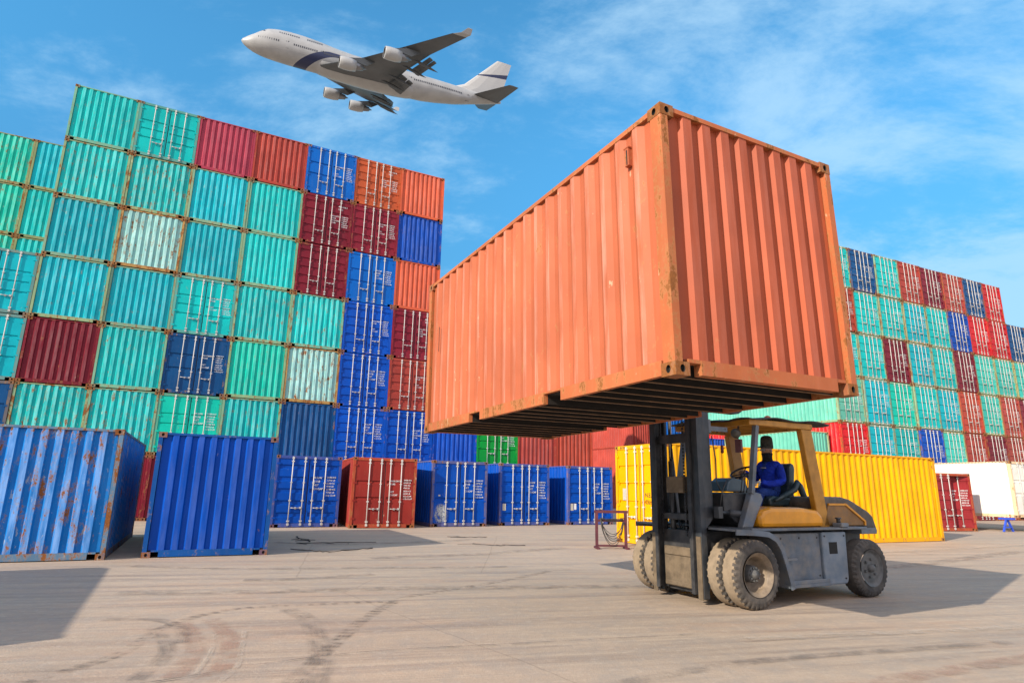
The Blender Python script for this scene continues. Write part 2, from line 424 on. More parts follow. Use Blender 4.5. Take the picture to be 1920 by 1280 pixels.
def mesh_door(side, H, kind):
    """leaf panel; kind 0: two or three thin grooves, 1: five wide corrugations"""
    mb = MB(); x0, x1 = DOOR_X[side]; z0, z1 = 0.155, H-0.125
    y = 0.030
    if kind == 0: cs = [(f, 0.022, 0.030) for f in (0.32, 0.50, 0.68)]
    elif kind == 1: cs = [(f, 0.062, 0.030) for f in (0.13, 0.315, 0.50, 0.685, 0.87)]
    elif kind == 2: cs = [(f, 0.030, 0.034) for f in (0.40, 0.66)]
    else: cs = [(f, 0.022, 0.032) for f in (0.20, 0.40, 0.60, 0.80)]
    e = 0.07
    prof = [(z0, 0)]
    for f, hh, dd in cs:
        zc = z0 + (z1-z0)*f
        prof += [(zc-hh-0.02, 0), (zc-hh, dd), (zc+hh, dd), (zc+hh+0.02, 0)]
    prof.append((z1, 0))
    xa, xb = x0+e, x1-e
    v = []
    for z, d in prof: v += [(xa, y+d, z), (xb, y+d, z)]
    for i in range(len(prof)-1):
        mb.add([v[2*i], v[2*i+1], v[2*i+3], v[2*i+2]], [(0, 1, 2, 3)], 0)
        if prof[i][1] or prof[i+1][1]:
            for xx in (xa, xb):
                mb.add([(xx, y, prof[i][0]), (xx, y, prof[i+1][0]), (xx, y+prof[i+1][1], prof[i+1][0]), (xx, y+prof[i][1], prof[i][0])], [(0, 1, 2, 3)], 0)
    mb.box((x0+0.012, y-0.003, z0), (xa, y+0.03, z1)); mb.box((xb, y-0.003, z0), (x1-0.012, y+0.03, z1))
    mb.box((x0+0.012, y+0.072, z0), (x1-0.012, y+0.085, z1))
    # gasket
    mb.box((x0, y+0.004, z0-0.008), (x0+0.012, y+0.02, z1+0.012), 1); mb.box((x1-0.012, y+0.004, z0-0.008), (x1, y+0.02, z1+0.012), 1)
    mb.box((x0, y+0.006, z1), (x1, y+0.021, z1+0.015), 1)
    # hinges on the outer edge
    xo = x0 if side == 0 else x1
    s_ = 1 if side == 0 else -1
    for f in (0.08, 0.36, 0.64, 0.92):
        z = z0 + (z1-z0)*f
        mb.box((xo-s_*0.045, y-0.030, z-0.030), (xo+s_*0.075, y-0.006, z+0.030))
    return mb.mesh('door', [M['door'], M['gasket']])
def mesh_bar(H, x):
    mb = MB(); z0, z1 = 0.06, H-0.045
    mb.tube([(x, -0.010, z0), (x, -0.010, z1)], 0.019, 8)
    for z, w, h in ((z0+0.055, 0.075, 0.075), (z1-0.055, 0.075, 0.075), (z0+0.17, 0.09, 0.05), (z1-0.17, 0.09, 0.05), (H*0.37, 0.08, 0.045), (H*0.62, 0.07, 0.035)):
        mb.box((x-w/2, -0.028, z-h/2), (x+w/2, 0.024, z+h/2))
    return mb.mesh('locking_bar', [M['bar']])
def mesh_handle(x0, x1, z):
    mb = MB()
    mb.tube([(x0, -0.032, z), (x0+(x1-x0)*0.3, -0.040, z-0.006), (x1, -0.034, z-0.004)], [0.016, 0.012, 0.015], 6)
    mb.box((x1-0.03, -0.045, z-0.035), (x1+0.03, 0.024, z+0.03)); mb.box(((x0+x1)/2-0.03, -0.030, z-0.045), ((x0+x1)/2+0.03, 0.024, z+0.02))
    return mb.mesh('door_handle', [M['bar']])

def text_mesh(name, lines, size, mat, spacing=1.35, cols=None):
    """flat lettering standing in the xz plane, facing -y"""
    cu = bpy.data.curves.new(name, 'FONT'); cu.body = '\n'.join(lines); cu.size = size
    cu.space_line = spacing; cu.resolution_u = 2; cu.extrude = 0.0004; cu.offset = size*0.012
    o = bpy.data.objects.new(name, cu); C.objects.link(o)
    bpy.context.view_layer.update()
    me = bpy.data.meshes.new_from_object(o.evaluated_get(bpy.context.evaluated_depsgraph_get()))
    bpy.data.objects.remove(o); bpy.data.curves.remove(cu)
    me.transform(Matrix.Rotation(math.pi/2, 4, 'X'))
    me.materials.clear(); me.materials.append(mat); me.name = name
    return me
def join_mesh(name, items, mat):
    vs_, fs_ = [], []
    for me, dx, dz in items:
        o = len(vs_)
        vs_ += [(v.co.x+dx, v.co.y, v.co.z+dz) for v in me.vertices]
        fs_ += [tuple(i+o for i in p.vertices) for p in me.polygons]
        bpy.data.meshes.remove(me)
    m = bpy.data.meshes.new(name); m.from_pydata(vs_, [], fs_); m.materials.append(mat); m.update(); return m

def mk_marks(H, kind, mat):
    x0 = W*0.585; z = H
    T_ = lambda l, s_: text_mesh('t', l, s_, mat)
    if kind == 0:
        it = [(T_(['MAX.GROSS', 'TARE'], 0.085), x0, z*0.655), (T_(['30480 KG', '67200 LB', '2250 KG', '4960 LB'], 0.072), x0+0.52, z*0.672),
              (T_(['NET', 'CU.CAP'], 0.085), x0, z*0.50), (T_(['28230 KG', '62240 LB', '33.2 CU.M', '1172 CU.FT'], 0.072), x0+0.52, z*0.515)]
    elif kind == 1:
        it = [(T_(['M.G.W', 'TARE', 'NET', 'CU.CAP'], 0.10), x0, z*0.68), (T_(['24000 KG', '52910 LB', '2220 KG', '4890 LB', '21780 KG', '48020 LB', '33.2 CU.M'], 0.082), x0+0.48, z*0.69)]
    elif kind == 2:
        it = [(T_(['482 615 3', '22G1'], 0.11), x0+0.30, z*0.83), (T_(['MAX.WT', 'TARE', 'PAYLOAD', 'CUBE'], 0.088), x0, z*0.62), (T_(['30480 KG', '67200 LB', '2180 KG', '4806 LB', '28300 KG', '62394 LB'], 0.078), x0+0.50, z*0.63)]
    else:
        it = [(T_(['MAX.GR.', 'TARE', 'NET', 'CU.CAP.'], 0.082), x0+0.02, z*0.63), (T_(['30480 KG', '67200 LB', '3900 KG', '8600 LB', '26580 KG', '58600 LB', '76.4 CU.M', '2700 CU.FT'], 0.074), x0+0.52, z*0.64)]
    return join_mesh('stencilled_markings', it, mat)

CAST = mesh_casting()
KIT = {}
def kit(Ln, H):
    k = (Ln, H)
    if k in KIT: return KIT[k]
    d = {'body': mesh_body(Ln, H), 'end': mesh_end(H), 'frame': mesh_frame(Ln, H), 'dframe': mesh_frame(Ln, H, True),
         'doors': [[mesh_door(s_, H, kd) for s_ in (0, 1)] for kd in range(4)],
         'bars': [mesh_bar(H, W*f) for f in BARS],
         'handles': [mesh_handle(W*0.275, W*0.415, H*0.27), mesh_handle(W*0.60, W*0.73, H*0.27)],
         'marks': [mk_marks(H, i, M['white_text']) for i in range(4)]}
    KIT[k] = d; return d

def mixc(a, b, t): return tuple(a[i]*(1-t)+b[i]*t for i in range(3))
def container(loc, yaw, color, wear, front, label, Ln=6.058, H=2.591, frame=None, group=None, castings=4, dkind=0, mark=None, barcol=(0.52, 0.50, 0.47), rot=None, body_mesh=None, end_mesh=None, frame_mesh=None, cat='container', half_open=False, fwear=None):
    K = kit(Ln, H)
    t = thing('shipping_container', label, cat, loc, yaw, group)
    if rot is not None: t.rotation_euler = rot
    col = tuple(color[:3]) + (wear,)
    fc = tuple((frame or color)[:3]) + (fwear if fwear is not None else min(1, wear+0.15),)
    obj('body', body_mesh or K['body'], t, col)
    obj('frame', frame_mesh or K['frame' if front == 'end' else 'dframe'], t, fc)
    if front == 'end': obj('end_wall', end_mesh or K['end'], t, col)
    else:
        for s_ in (0, 1):
            d = obj('door', K['doors'][dkind][s_], t, col)
            for b in (0, 1): obj('locking_bar', K['bars'][s_*2+b], d, tuple(barcol) + (wear*0.7,))
            obj('door_handle', K['handles'][s_], d, tuple(barcol) + (wear*0.7,))
            if half_open and s_ == 1:
                hx = W-0.10
                d.matrix_local = Matrix.Translation((hx, 0.03, 0)) @ Matrix.Rotation(R(-22), 4, 'Z') @ Matrix.Translation((-hx, -0.03, 0))
            if s_ == 1 and mark is not None: obj('stencilled_markings', K['marks'][mark], d).location = (0, 0.0245, 0)
    cc = (0.20, 0.085, 0.045, min(1, wear*0.5+0.35))
    if frame is not None: cc = tuple(mixc(frame, cc, 0.7)) + (cc[3],)
    else: cc = tuple(mixc(color, cc, 0.72)) + (cc[3],)
    for i, (x, y, z, sx, sy, sz) in enumerate([(0, 0, 0, 1, 1, 1), (W, 0, 0, -1, 1, 1), (0, 0, H, 1, 1, -1), (W, 0, H, -1, 1, -1),
                                   (0, Ln, 0, 1, -1, 1), (W, Ln, 0, -1, -1, 1), (0, Ln, H, 1, -1, -1), (W, Ln, H, -1, -1, -1)][:castings]):
        c = obj('corner_casting', CAST, t, cc); c.location = (x, y, z); c.scale = (sx, sy, sz)
    return t

PAL = {'teal': ('#04b0ac', 'teal'), 'tealb': ('#02a8b4', 'blue-teal'), 'tealg': ('#04b69e', 'green-teal'), 'tealp': ('#3cb8a8', 'pale teal'),
       'maroon': ('#781c2c', 'maroon'), 'crimson': ('#a83c50', 'pinkish crimson'), 'redbrown': ('#a03e34', 'red-brown'), 'blue': ('#0048a8', 'blue'),
       'skyblue': ('#0060b8', 'bright blue'), 'navy': ('#084678', 'navy blue'), 'orange': ('#c0563a', 'orange'), 'rust': ('#ac4e2c', 'rust-orange'),
       'red': ('#c01820', 'bright red'), 'rose': ('#a84034', 'faded red'), 'green': ('#009034', 'green'), 'yellow': ('#f2ac00', 'yellow'),
       'white': ('#dcd8cc', 'white'), 'palewhite': ('#86bab4', 'whitish'), 'mint': ('#60b09a', 'mint'), 'grey': ('#a8b4c0', 'pale grey'), 'brick': ('#aa4230', 'brick red')}
PC = {k: lin(v[0]) for k, v in PAL.items()}
OLIVE = lin('#8fa070'); RUSTF = lin('#7c6a4c')
ORDW = ['first', 'second', 'third', 'fourth', 'fifth', 'sixth', 'seventh', 'eighth', 'ninth', 'tenth', 'eleventh', 'twelfth']
ROWT = ['top row', 'second row down', 'third row down', 'fourth row down', 'fifth row down', 'sixth row down', 'bottom row']

# ------------------------------------------------------------------ left tall stack
SYAW = 0.4805; SO = Vector((-19.05, 23.4835, 0)); SU = Vector((math.cos(SYAW), math.sin(SYAW), 0)); SV = Vector((-math.sin(SYAW), math.cos(SYAW), 0))
rng = random.Random(11)
# (colour key, front, wear, extra) from top row down; columns left to right
E_, D_ = 'end', 'door'
S_rows = [
 [('teal',E_,.25),('teal',D_,.25),('crimson',E_,.2),('redbrown',E_,.25),('skyblue',D_,.35),('rust',D_,.3),('orange',E_,.35)],
 [('teal',E_,.75),('teal',E_,.85),('tealb',E_,.45),('teal',E_,.4),('maroon',D_,.25),('maroon',D_,.3),('blue',E_,.35)],
 [('tealb',E_,.55),('palewhite',E_,.9),('tealb',E_,.45),('teal',E_,.4),('maroon',D_,.25),('skyblue',D_,.2),('orange',E_,.3)],
 [('tealb',E_,.6),('tealb',E_,.5),('teal',D_,.3),('teal',E_,.65),('teal',E_,.75),('blue',D_,.2),('maroon',D_,.3)],
 [('maroon',E_,.3),('teal',E_,.6),('navy',D_,.3),('tealg',E_,.25),('palewhite',E_,1.0),('blue',D_,.2),('redbrown',D_,.35)],
 [('teal',E_,.85),('teal',E_,.8),('tealg',D_,.35),('teal',E_,.7),('navy',E_,.25),('blue',D_,.2),('blue',D_,.25)],
 [('maroon',E_,.4),('maroon',E_,.4),('maroon',E_,.4),('blue',D_,.3),('maroon',D_,.3),('blue',D_,.3),('blue',D_,.3)],
]
def desc(key, front, wear):
    c = PAL[key][1]
    if key == 'palewhite': c = 'rust-streaked whitish'
    elif wear >= 0.7: c = 'scuffed ' + c
    return c + (' corrugated container end' if front == 'end' else ' container doors')
for r, row in enumerate(S_rows):
    lev = 6-r
    for c, (key, fr, wear) in enumerate(row):
        p = SO + SU*(2.4385*c+0.001) + Vector((0, 0, 2.6*lev)) + SV*rng.uniform(-0.03, 0.03)
        teal = key.startswith('teal') or key == 'palewhite'
        if teal and fr == E_: wear = max(wear, .5)
        colr = PC[key]; j = rng.uniform(0.88, 1.1); colr = tuple(v*j for v in colr[:3])
        fcol = None
        if teal and fr == E_ and wear > .38: fcol = mixc(OLIVE, colr, rng.uniform(0.1, 0.45))
        if teal and fr == D_: fcol = mixc(RUSTF, colr, 0.55)
        if key == 'palewhite': fcol = lin('#b08a50')
        dk = {'teal': 0, 'tealg': 0, 'maroon': 1, 'rust': 1, 'redbrown': 1, 'skyblue': 2, 'navy': 2, 'blue': 1}.get(key, 1)
        mk = None if (key == 'teal' and r == 0) or (r == 2 and c == 4) else rng.choice((0, 1, 2))
        lb = desc(key, fr, wear) + ', ' + ROWT[r] + ', ' + ORDW[c] + ' column of tall left stack'
        container(p, SYAW, colr, wear, fr, lb, frame=fcol, group='containers of the tall left stack', dkind=dk, mark=mk)
# column further left, only four high
for r, (key, fr, wear) in enumerate([('tealb',D_,.25),('tealb',D_,.25),('navy',D_,.3),('maroon',D_,.3)]):
    p = SO - SU*(2.4385+0.012) + Vector((0, 0, 2.6*(3-r)))
    container(p, SYAW, PC[key], wear, fr, desc(key, fr, wear)+', '+['topmost', 'second down', 'third down', 'lowest'][r]+' in four-high column at left edge', group='containers of the four-high column at the left', dkind=2 if key == 'navy' else 0,
              frame=mixc(RUSTF, PC[key], .4))
# stack standing behind it, one container length back
for ci, cc in enumerate((-3, -2, -1)):
    for lev in range(3, 7):
        key = [['tealg','tealg','tealb'],['tealg','tealg','teal'],['tealg','tealg','teal'],['teal','teal','teal']][6-lev][ci]
        w_ = (.55, .8, .5)[ci]
        p = SO + SV*6.4 + SU*(2.4385*cc+0.03) + Vector((0, 0, 2.6*lev))
        nm = ['third column from tall stack', 'second column from tall stack', 'beside the tall stack'][ci]
        container(p, SYAW, PC[key], w_, 'end', desc(key, 'end', w_)+' in rear stack, '+ROWT[6-lev]+', '+nm, frame=mixc(OLIVE, RUSTF, .4), group='containers of the rear left stack')
for ci, cc in enumerate((-3, -2, -1)):
    for lev in range(0, 3):
        p = SO + SV*6.4 + SU*(2.4385*cc+0.03) + Vector((0, 0, 2.6*lev))
        container(p, SYAW, PC['teal'], .5, 'end', 'teal container low in the rear stack hidden behind the left column', group='hidden lower containers of the rear left stack')
# low continuation of the stack to the right, two high
for c, (key, fr, wear) in enumerate([('blue',E_,.25),('green',D_,.35),('redbrown',E_,.25),('brick',E_,.2)]):
    for lev in (1, 0):
        k2 = key if lev else ['blue','navy','maroon','redbrown'][c]
        f2 = fr if lev else E_
        p = SO + SU*(2.4385*(7+c)+0.012) + Vector((0, 0, 2.6*lev))
        lb = (desc(k2, f2, wear) + ' on the upper level behind the row of blue doors') if lev else desc(k2, f2, wear)+' at ground level behind the row of blue doors'
        container(p, SYAW, PC[k2], wear, f2, lb, group='two-high containers behind the middle row', dkind=0, mark=1 if key == 'green' else None)

# ------------------------------------------------------------------ right tall stack (40 ft high cubes)
TYAW = 0.441; TO = Vector((19.823, 37.139, 0)); TU = Vector((math.cos(TYAW), math.sin(TYAW), 0)); TV = Vector((-math.sin(TYAW), math.cos(TYAW), 0))
T_rows = [
 ['teal','navy','teal','rose','maroon','redbrown','navy','red',None,None,None,None],
 ['brick','teal','teal','tealb','teal','blue','red','red','navy','navy','teal','teal'],
 ['teal','teal','maroon','tealb','teal','maroon','tealp','tealp','tealp','teal','teal','maroon'],
 ['teal','tealb','tealg','teal','tealb','brick','tealp','redbrown','maroon','redbrown','teal','maroon'],
 ['red','tealb','teal','blue','tealp','redbrown','maroon','redbrown','maroon','redbrown','teal','blue'],
 ['maroon','redbrown','teal','maroon','redbrown','maroon','redbrown','maroon','redbrown','maroon','teal','teal'],
]
RT = ['top row', 'second row', 'third row', 'fourth row', 'fifth row', 'ground row']
for r, row in enumerate(T_rows):
    lev = 5-r
    for c, key in enumerate(row):
        if key is None: continue
        wear = rng.uniform(.45, .8)
        colr = PC['mint'] if (r, c) == (3, 0) else PC[key]
        j = rng.uniform(0.85, 1.12); colr = tuple(v*j for v in colr[:3])
        p = TO + TU*(2.5*c) + Vector((0, 0, 2.9*lev)) + TV*rng.uniform(-0.04, 0.04)
        teal = key.startswith('teal')
        fcol = mixc(lin('#a89858'), colr, rng.uniform(.15, .6)) if teal else None
        lb = PAL[key][1] + ' container doors, ' + RT[r] + ', ' + ORDW[c] + ' column, right stack'
        container(p, TYAW, colr, wear, 'door', lb, Ln=12.19, H=2.896, frame=fcol, group='containers of the tall right stack', castings=4, dkind=3 if teal else 1, mark=rng.choice((0, 1, 3, 3)))

# ------------------------------------------------------------------ front row on the ground
def front(x, y, yaw, key, fr, wear, label, **kw):
    return container((x, y, 0), yaw, PC[key] if isinstance(key, str) else key, wear, fr, label, castings=8, **kw)
FG = 'single containers standing in front of the left stack'
front(-10.25, 11.96, .455, lin('#1272bc'), 'end', .95, 'rust-worn pale blue container at far left of the front row, corrugated end to camera', frame=lin('#5a7c98'), group=FG)
front(-7.56, 13.43, .455, 'blue', 'end', .12, 'clean royal blue container with corrugated end, second from left in front row', frame=lin('#104c90'), group=FG)
front(-8.60, 23.15, .50, 'blue', 'door', .2, 'blue container with doors and lock bars half hidden behind clean blue one', dkind=1, mark=1, frame=mixc(PC['blue'], RUSTF, .25), group=FG)
front(-5.87, 23.66, .37, lin('#8a2c26'), 'door', .35, 'dark red container with doors and orange edge post in front row', dkind=2, mark=0, frame=mixc(PC['rust'], PC['maroon'], .35), group=FG)
fE = front(-3.08, 25.27, .475, 'blue', 'door', .25, 'blue container with dented pale patch low on left door', dkind=2, mark=1, frame=mixc(PC['blue'], RUSTF, .45), group=FG)
fF = front(-0.41, 27.0, .455, 'blue', 'door', .2, 'blue container with ribbed doors and one small plate, middle of the blue row', dkind=1, mark=1, frame=mixc(PC['blue'], RUSTF, .3), group=FG)
fG = front(2.64, 28.55, .46, 'blue', 'door', .2, 'blue container with ribbed doors and two plates, just left of yellow one', dkind=1, mark=1, frame=mixc(PC['blue'], RUSTF, .3), group=FG)

for t_, items in ((fF, ((0.17, 0.32, .62, .90, 'plate'),)), (fG, ((0.15, 0.30, .62, .92, 'plate'), (0.34, 0.45, .66, .92, 'white_text'))), (fE, ((0.30, 0.38, 1.18, 1.24, 'plate'),))):
    for xa, xb, za, zb, mm in items:
        mb = MB(); mb.box((xa, 0.0205, za), (xb, 0.0265, zb)); part('data_plate', mb, M[mm], t_)
# pale bruise of bare primer on one door
s_ = NT('bruised_primer'); vec, oi = s_.seeded(); tcn = s_.n('ShaderNodeTexCoord'); gr = s_.n('ShaderNodeTexGradient', gradient_type='SPHERICAL'); s_.l(s_.scalev(tcn.outputs['Object'], (2.9, 2.9, 2.3)), gr.inputs[0])
s_.set(Base_Color=s_.mix(s_.noise(vec, 7, 5), (.30, .36, .42, 1), (.62, .62, .60, 1)), Roughness=.6, Alpha=s_.math('MULTIPLY', s_.mapr(gr.outputs[0], 0, .6), s_.mapr(s_.noise(vec, 5, 6, .7), .35, .6)))
mb = MB(); mb.box((-.34, -.0015, -.36), (.34, .0015, .36)); o_ = part('bare_patch', mb, s_.m, fE); o_.location = (.44, .0235, .52)

# ------------------------------------------------------------------ yellow high cube, lying behind the forklift
YY = 0.431
yu = Vector((math.cos(YY), math.sin(YY), 0)); yv = Vector((-math.sin(YY), math.cos(YY), 0))
yo = Vector((4.36, 17.71, 0)) + yv*W
yt = container(yo, YY-math.pi/2, tuple(v*0.92 for v in PC['yellow'][:3]), .12, 'door', 'long yellow container behind the forklift, doors on its left end', Ln=12.19, H=2.896,
               frame=mixc(PC['yellow'], (0.5, 0.25, 0.02), .25), castings=8, dkind=3, barcol=(.66, .60, .50), fwear=.4)
me = text_mesh('stencilled_markings', ['N.E.T', 'CU.CAP'], 0.17, M['black_text'], 1.15)
o = obj('stencilled_markings', me, yt); o.location = (W*0.60, 0.024, 1.36)
mb = MB()
for i in range(4): mb.prism([(0.26+i*0.075, 2.79), (0.30+i*0.075, 2.79), (0.335+i*0.075, 2.87), (0.295+i*0.075, 2.87)], 0.0045, 0.0085)
part('hazard_stripes', mb, M['black_text'], yt)
mb = MB(); mb.box((0.36, 0.018, 1.25), (0.53, 0.0265, 1.60)); part('data_plate', mb, M['plate'], yt)

# ------------------------------------------------------------------ hoisted orange container
OYAW = 0.4841
orot = (Matrix.Rotation(OYAW, 3, 'Z') @ Matrix.Rotation(-0.0139, 3, 'X') @ Matrix.Rotation(-0.0089, 3, 'Y')).to_euler()
ocol = lin('#b05e3e')
ot = container((1.3745, 5.0761, 2.492), OYAW, ocol, .46, 'end', 'orange corrugated container lifted in the air by the forklift', castings=8,
               frame=mixc(ocol, lin('#b07830'), .15), rot=orot, frame_mesh=mesh_frame(6.058, 2.591, False, True), fwear=.72)
for ch_ in ot.children:
    if ch_.name.startswith('end_wall'): ch_.color = tuple(lin('#a85234')[:3]) + (.08,)     # end wall set darker and less chalky than the sides
mb = MB()
for i in range(19):
    y = 0.20 + i*(6.058-0.4)/18
    if any(abs(y-(6.058/2+s_*1.04)) < 0.19 for s_ in (-1, 1)): continue
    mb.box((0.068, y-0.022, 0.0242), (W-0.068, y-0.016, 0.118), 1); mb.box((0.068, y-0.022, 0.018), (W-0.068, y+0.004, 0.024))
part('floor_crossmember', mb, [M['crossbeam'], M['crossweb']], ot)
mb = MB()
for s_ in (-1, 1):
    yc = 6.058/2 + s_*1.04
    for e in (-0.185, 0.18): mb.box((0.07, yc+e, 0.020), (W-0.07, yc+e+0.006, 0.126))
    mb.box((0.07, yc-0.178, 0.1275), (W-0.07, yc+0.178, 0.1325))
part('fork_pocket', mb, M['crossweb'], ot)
mb = MB(); mb.box((-0.008, 0.475, 2.17), (0.045, 0.535, 2.37)); mb.box((-0.013, 0.465, 2.36), (0.045, 0.545, 2.378))
v_ = part('air_vent', mb, M['frame'], ot, tuple(ocol[:3]) + (.35,), bevel=0.005)
mb = MB(); mb.box((-0.0105, 0.49, 2.18), (-0.0085, 0.505, 2.34)); part('vent_slot', mb, M['dark_hole'], v_)
mb = MB(); mb.box((0.006, 5.52, 1.30), (0.0105, 5.535, 1.72)); part('scratch_slot', mb, M['dark_hole'], ot)

# ------------------------------------------------------------------ containers at the right and far back
WG = 'things at the right edge'
mb = MB(); H_ = 2.591
for y in [i*0.5 for i in range(12)]:
    mb.box((0.022, 0.17+y, 0.15), (0.030, 0.17+y+0.49, H_-0.06)); 
mb.box((0.03, 0.1, 0.12), (W-0.03, 5.95, H_-0.03))
for i in range(38): mb.box((0.002, 0.25+i*0.15, H_-0.05), (0.007, 0.25+i*0.15+0.05, H_-0.03), 1)
wm = mb.mesh('body', [M['paint'], M['dark_hole']])
container((23.6, 29.6, 0.63), .45, lin('#e6e2d6'), .22, 'door', 'white smooth-sided container with rusty edge post propped on trestles', castings=8, frame=mixc(lin('#e6d8b8'), lin('#c88838'), .35),
          body_mesh=wm, dkind=2, mark=None, fwear=.55)
container((19.3, 28.9, 0), .30, lin('#8e2a2e'), .35, 'door', 'maroon container with its right door swung ajar, beside the yellow container', castings=8, dkind=1, mark=1, half_open=True,
          frame=mixc(PC['rust'], PC['maroon'], .3))
FGR = 'far containers seen under the lifted one'
fs = Vector((10.43, 52.99, 0)); fu = Vector((math.cos(.45), math.sin(.45), 0)); fv = Vector((-math.sin(.45), math.cos(.45), 0))
for c, cols in enumerate([('brick', 'rose', 'rose'), ('blue', 'blue', 'skyblue'), ('skyblue', 'maroon', 'skyblue')]):
    for lev in range(3):
        k = cols[lev]
        container(fs + fu*2.47*c + Vector((0, 0, 2.6*lev)), .45, PC[k], .2, 'end',
                  PAL[k][1] + ' container far behind the mast, ' + ['ground', 'middle', 'upper'][lev] + ' level, ' + ORDW[c] + ' column from left', Ln=12.19, H=2.591, group=FGR)
for lev in range(2):
    container((17.1, 36.6, 2.6*lev), .45, PC['mint'], .3, 'end', ['mint green container at ground level left of the bright red one', 'mint green container on a ground one, showing its side above the yellow container'][lev], frame=lin('#9ab088'), group=FGR)
    container((13.4, 43.2, 2.6*lev), .45, PC['blue'], .2, 'end', ['blue container on the ground behind the mint ones', 'blue container behind and left of the upper mint one'][lev], group=FGR)
for lev in range(3):
    container((8.7, 72, 2.6*lev), .45, PC['maroon'], .3, 'door', 'tiny maroon container in the far gap, ' + ['lowest', 'middle', 'topmost'][lev] + ' of its stack', dkind=1, group=FGR)
container((-10.22, 1.91, 0), .49, PC['blue'], .3, 'end', 'blue container standing left of the view whose shadow falls on the near ground')

# trestles under the white container
def trestle(x, y, yaw, col, label, h=0.60, mat=None):
    t = thing('trestle', label, 'trestle', (x, y, 0), yaw, 'trestles under the white container')
    m = mat or plain('trestle_paint_%d' % int(x*10), col, 0.5, var=.3)
    for s_ in (-1, 1):
        mb = MB(); mb.beam((s_*0.40, 0.0, 0.0), (s_*0.035, 0, h-0.03), 0.07, 0.07, up=(0, 1, 0)); part('leg', mb, m, t)
    mb = MB(); mb.box((-0.26, -0.03, 0.17), (0.26, 0.03, 0.23)); part('brace', mb, m, t)
    mb = MB(); mb.box((-0.10, -0.30, h-0.06), (0.10, 0.30, h+0.028)); part('top_beam', mb, m, t)
trestle(23.15, 29.75, .45, lin('#2c50c8'), 'blue A-frame trestle under the near edge of white container', .60)
darkm = plain('trestle_dark_steel', (0.03, 0.028, 0.03, 1), 0.6)
trestle(22.35, 32.1, .45, None, 'dark steel trestle under the middle of the white container', .60, darkm)
trestle(24.9, 30.6, .45, None, 'dark steel trestle under the right corner of white container', .60, darkm)
trestle(21.6, 34.6, .45, None, 'dark steel trestle under the back of the white container', .60, darkm)

# ------------------------------------------------------------------ cable rack
t = thing('cable_rack', 'maroon steel frame with loops of cable hung on it', 'rack', (2.80, 17.56, 0), .05)
mr = plain('rack_paint', lin('#5a2630'), .6, var=.4)
for s_ in (-1, 1):
    mb = MB(); mb.box((s_*0.40-0.035, -0.035, 0.05), (s_*0.40+0.035, 0.035, 0.93)); part('upright', mb, mr, t)
    mb = MB(); mb.box((s_*0.40-0.04, -0.25, 0.0), (s_*0.40+0.04, 0.25, 0.05)); part('foot', mb, mr, t)
for a_, b_ in (((-0.46, -0.036, 0.93), (0.46, 0.036, 1.0)), ((-0.364, -0.03, 0.70), (0.364, 0.03, 0.76)), ((-0.364, -0.028, 0.052), (0.364, 0.028, 0.10))):
    mb = MB(); mb.box(a_, b_); part('crossbar', mb, mr, t)
cm = plain('cable_rubber', (0.03, 0.028, 0.026, 1), .5, var=.2)
for i in range(9):
    mb = MB(); rg = random.Random(i); a, b = -0.33+rg.uniform(0, .06), 0.30+rg.uniform(0, .05); dep = 0.18+0.062*i
    if i < 3: dep = 0.03+.03*i
    pth = []
    for k in range(15):
        f = k/14; x = a+(b-a)*f
        pth.append((x, -0.05-0.01*(i % 4)-0.01*math.sin(f*9+i), 0.80-dep*(4*f*(1-f))**0.75 + (0.0 if i < 3 else -0.10*f)))
    mb.tube(pth, 0.009, 6); part('cable', mb, cm, t)

# ------------------------------------------------------------------ forklift
FO = Vector((1.3745, 5.0761, 0)); FU = Vector((math.cos(OYAW), math.sin(OYAW), 0)); FV = Vector((-math.sin(OYAW), math.cos(OYAW), 0))
S0, T0 = 4.8, 3.50
fl = thing('forklift', 'large dusty forklift with dual front wheels carrying the orange container', 'forklift', FO+FU*S0+FV*T0, OYAW)
DUST = (0.30, 0.225, 0.15, 1)
mGrey = plain('forklift_grey_blue_paint', (0.125, 0.155, 0.195, 1), .5, var=.45, scale=3, dust=.50, dustcol=(0.24, 0.20, 0.155, 1))
mPanel = plain('forklift_panel_paint', (0.165, 0.215, 0.275, 1), .45, var=.35, scale=2.5, dust=.35, dustcol=(0.26, 0.215, 0.165, 1))
mDark = plain('forklift_dark_steel', (0.022, 0.026, 0.032, 1), .5, var=.5, scale=5, dust=.22, dustcol=(0.16, 0.13, 0.10, 1))
mMast = plain('mast_steel', (0.030, 0.038, 0.048, 1), .42, var=.5, scale=4, dust=.20, dustcol=(0.15, 0.13, 0.11, 1), stretch=(3, 3, .5))
mTan = plain('dusty_axle_plate', (0.15, 0.11, 0.068, 1), .8, var=.55, scale=4, dust=.3, dustcol=DUST)
mYel = plain('forklift_yellow_paint', (0.80, 0.32, 0.008, 1), .30, var=.25, scale=2.2, dust=.20, dustcol=(0.22, 0.13, 0.06, 1))
mYel2 = plain('guard_yellow_paint', (0.56, 0.245, 0.014, 1), .5, var=.45, scale=5, dust=.24, dustcol=(0.14, 0.085, 0.045, 1))
mHood = plain('hood_brown_dust', (0.075, 0.062, 0.052, 1), .65, var=.4, scale=3, dust=.6, dustcol=(0.17, 0.135, 0.105, 1))
mCover = plain('hood_cover_yellow_brown', (0.30, 0.135, 0.022, 1), .5, var=.55, scale=3, dust=.55, dustcol=(0.11, 0.075, 0.05, 1))
mRub = plain('tyre_rubber_dusty', (0.040, 0.037, 0.034, 1), .85, var=.3, scale=9, dust=.6, dustcol=(0.135, 0.11, 0.088, 1))
